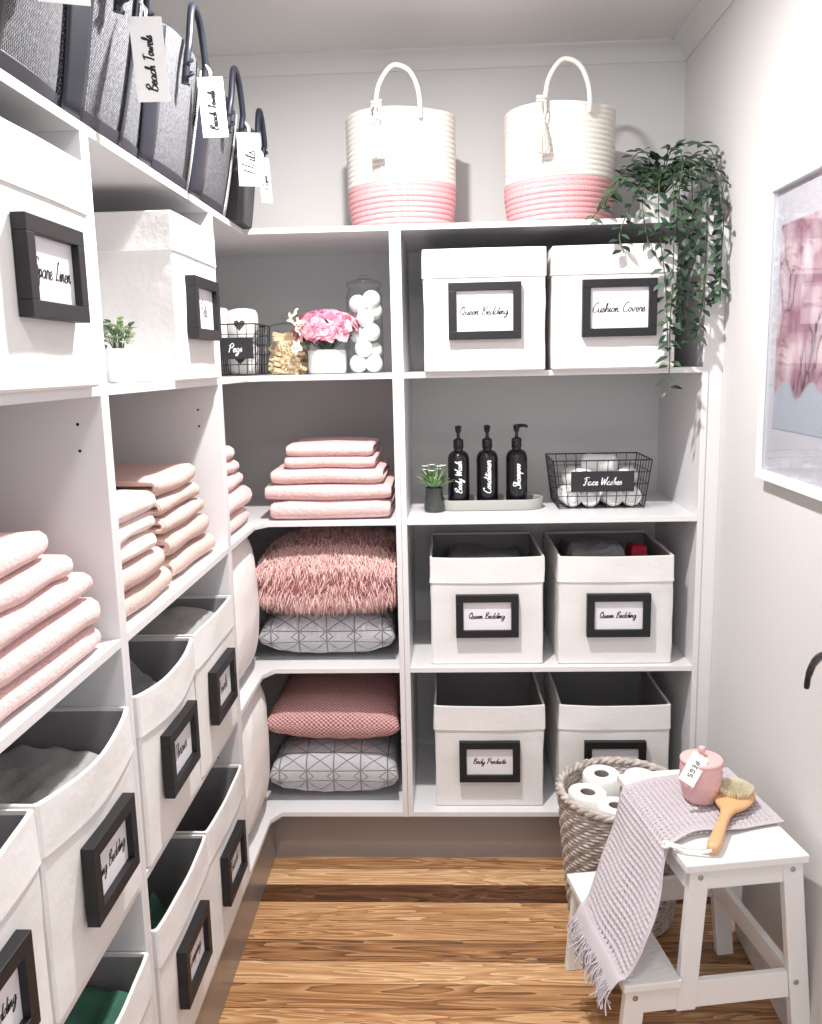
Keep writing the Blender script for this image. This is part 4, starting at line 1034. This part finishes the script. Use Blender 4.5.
# bath brush: from handle end (u .196, v .01) to head (u .345, v .225)
a = Vector(sp(.190, .012, 0)); b = Vector(sp(.345, .212, 0)); dv = (b-a); Lb = dv.length
br = thing('bath_brush', 'wooden bath brush with cream bristles and cotton loop lying on the towel', 'brush', (a.x, a.y, HT+.003), rot=(0, 0, atan2(dv.y, dv.x)))
rs = []
ws = [(0, .006), (.004, .012), (.02, .0145), (.06, .0125), (.10, .0105), (.13, .011), (.155, .016), (.175, .030), (.20, .040), (.225, .044), (.25, .042), (.27, .032), (.283, .015), (.287, .004)]
sc = (Lb+.035)/.287
for x, w in ws:
    zc = .010+.014*min(1, x/.14)+.004; hh_ = .0095 if x > .003 else .004
    rs.append([(x*sc, w*math.copysign(abs(cos(t_))**.8, cos(t_)), zc+hh_*math.copysign(abs(sin(t_))**.8, sin(t_))) for t_ in [2*pi*k/20 for k in range(20)]])
MB().rings(rs).build('wooden_body', M['brush_wood'], br, angle=60)
mb = MB(); rd = random.Random(12); cx = .228*sc
for k in range(2600):
    r = sqrt(rd.random()); t_ = rd.uniform(0, 2*pi); p = Vector((cx+.030*r*cos(t_), .032*r*sin(t_), .034)); q = p+Vector((.008*r*cos(t_)+rd.gauss(0, .0015), .008*r*sin(t_)+rd.gauss(0, .0015), .026-.006*r*r))
    s_ = Vector((cos(k), sin(k), 0))*.0008; b0_ = len(mb.v)
    for vv in (p-s_, p+s_, q+s_*.6, q-s_*.6): mb.pt(*vv)
    mb.face(b0_, b0_+1, b0_+2, b0_+3)
mb.build('bristles', M['bristle'], br, smooth=False)
Rm = Matrix.Rotation(-atan2(dv.y, dv.x), 3, 'Z')
def tl(u, v, z): w_ = Vector(sp(u, v, z)); w_ = w_-Vector((a.x, a.y, HT+.003)); return tuple(Rm @ w_)
lp = MB()
lp.tube(spline([tl(.196, .02, .020), tl(.170, .03, .011), (tl(.145, .040, .010)), tl(.118, .050, .014), tl(.108, .052, .010)], 6), .0035, 8)
lp.tube(spline([tl(.190, .012, .016), tl(.165, .020, .008), (tl(.140, .030, .008)), tl(.118, .046, .012), tl(.108, .052, .010)], 6), .0035, 8)
lp.tube([tuple(Vector(tl(.108, .052, .012))+Vector((.006*cos(k*.9), .006*sin(k*.9), .0012*k-.006))) for k in range(10)], .004, 7)
lp.build('cotton_loop', M['cotton_rope'], br)

# ================================================================= WICKER BASKET
wx, wy = .468, 2.225
wk = thing('wicker_basket', 'round grey braided wicker basket of toilet rolls behind the stool', 'basket', (wx, wy, 0))
ht_ = H-1.165; nr = 27
def rad(z): return .135+.035*min(1, z/ht_)**.8
for_mb = MB(); N = 110
for k in range(nr):
    z = .012+(ht_-.03)*k/(nr-1); r = rad(z)
    for s in (0, pi):
        tw_ = 15
        for_mb.tube([((r+.0042*cos(tw_*q*2*pi/N+s+k*1.9))*cos(2*pi*q/N), (r+.0042*cos(tw_*q*2*pi/N+s+k*1.9))*sin(2*pi*q/N), z+.0036*sin(tw_*q*2*pi/N+s+k*1.9)) for q in range(N)], .0044, 6, closed=True)
for_mb.build('woven_wall', M['wicker'], wk, angle=80)
rm_ = MB()
for s in (0, 2*pi/3, 4*pi/3):
    rm_.tube([((rad(ht_)+.0065*cos(14*q*2*pi/N+s))*cos(2*pi*q/N), (rad(ht_)+.0065*cos(14*q*2*pi/N+s))*sin(2*pi*q/N), ht_+.004+.0065*sin(14*q*2*pi/N+s)) for q in range(N)], .0068, 6, closed=True)
rm_.build('braided_rim', M['wicker'], wk, angle=80)
MB().lathe([(.13, .006), (.135, .010), (.12, .014)], 40).build('base', M['wicker'], wk)
MB().lathe([(rad(z)-.004, z) for z in (.01, .1, .2, .3, ht_-.01)], 60, cap0=False, cap1=False).build('inner_wall', M['wicker'], wk)
first = None
def roll_proto():
    t = thing('toilet_roll', 'white toilet roll', 'toilet roll', (0, 0, 0))
    MB().lathe([(.021, .0), (.050, 0), (.053, .004), (.053, .096), (.050, .100), (.021, .100), (.021, .0)], 36, cap0=False, cap1=False).build('paper', M['tissue'], t)
    MB().lathe([(.021, .002), (.0208, .098), (.0198, .098), (.0198, .002)], 30, cap0=False, cap1=False).build('cardboard_core', M['core'], t)
    MB().lathe([(.0198, .07), (.001, .07)], 30).build('core_shadow_disc', M['core'], t) if False else None
    return t
rz_ = ht_-.125
spots = [(-.100, -.002, rz_+.022, .0, .06, 'white toilet roll at the left side of the wicker basket'), (-.040, .098, rz_+.028, .05, 0, 'white toilet roll at the back left of the wicker basket'),
         (-.035, -.085, rz_+.025, -.04, .04, 'white toilet roll at the near side of the wicker basket'), (.055, -.03, rz_+.006, 0, 0, 'white toilet roll part hidden by the waffle towel'),
         (.062, .085, rz_+.026, .12, .1, 'white toilet roll at back right of the wicker basket beside the towel'), (.0, .0, rz_-.1, 0, 0, None)]
for i, (x, y, z, rx, ry, lab) in enumerate(spots):
    if lab is None: continue
    if first is None: t = roll_proto(); first = t
    else:
        t = first.copy(); C.objects.link(t)
        for ch in [c for c in bpy.data.objects if c.parent == first]:
            c2 = ch.copy(); C.objects.link(c2); c2.parent = t
    t.location = (wx+x, wy+y, z); t.rotation_euler = (rx, ry, 0); t['label'] = lab; t['group'] = 'toilet rolls in the wicker basket'
# lower rolls carry the upper layer
for i, (x, y, z, rx, ry, lab) in enumerate(spots[:5]):
    t = first.copy(); C.objects.link(t)
    for ch in [c for c in bpy.data.objects if c.parent == first]:
        c2 = ch.copy(); C.objects.link(c2); c2.parent = t
    t.location = (wx+x*.72, wy+y*.72, .15); t.rotation_euler = (0, 0, 0); t['label'] = 'white toilet roll in the hidden lower layer of the wicker basket'; t['group'] = 'toilet rolls in the wicker basket'

# ================================================================= LIGHT, CAMERA
def area(loc, size, power, col=(1, .97, .94), rot=(0, 0, 0), shape='DISK'):
    l = bpy.data.lights.new('downlight_or_fill', 'AREA'); l.shape = shape; l.size = size; l.energy = power; l.color = col
    o = bpy.data.objects.new('downlight_or_fill', l); o.location = loc; o.rotation_euler = rot; C.objects.link(o); return o
area((-.13, 1.74, ZC-.005), .07, 27)
area((-.05, .35, ZC-.005), .22, 6)  # unseen second lamp towards the camera, added as weak soft fill
w = bpy.data.worlds.new('world'); bpy.context.scene.world = w; w.use_nodes = True
w.node_tree.nodes['Background'].inputs[0].default_value = (.93, .95, 1, 1); w.node_tree.nodes['Background'].inputs[1].default_value = .85
cam = bpy.data.cameras.new('camera'); co = bpy.data.objects.new('camera', cam); C.objects.link(co)
r = [[.99900356, .0392377, -.02126694], [-.01430386, -.16988695, -.98535974], [-.04227623, .98468209, -.16915642]]
m = Matrix(((r[0][0], -r[1][0], -r[2][0], 0), (r[0][1], -r[1][1], -r[2][1], 0), (r[0][2], -r[1][2], -r[2][2], H), (0, 0, 0, 1)))
co.matrix_world = m
cam.sensor_fit = 'VERTICAL'; cam.sensor_height = 24; cam.lens = 24*863.03/1024; cam.clip_start = .01
sc_ = bpy.context.scene; sc_.camera = co
sc_.view_settings.view_transform = 'Standard'; sc_.view_settings.look = 'None'; sc_.view_settings.gamma = 1; sc_.view_settings.use_curve_mapping = False
sc_.view_settings.exposure = 0.7
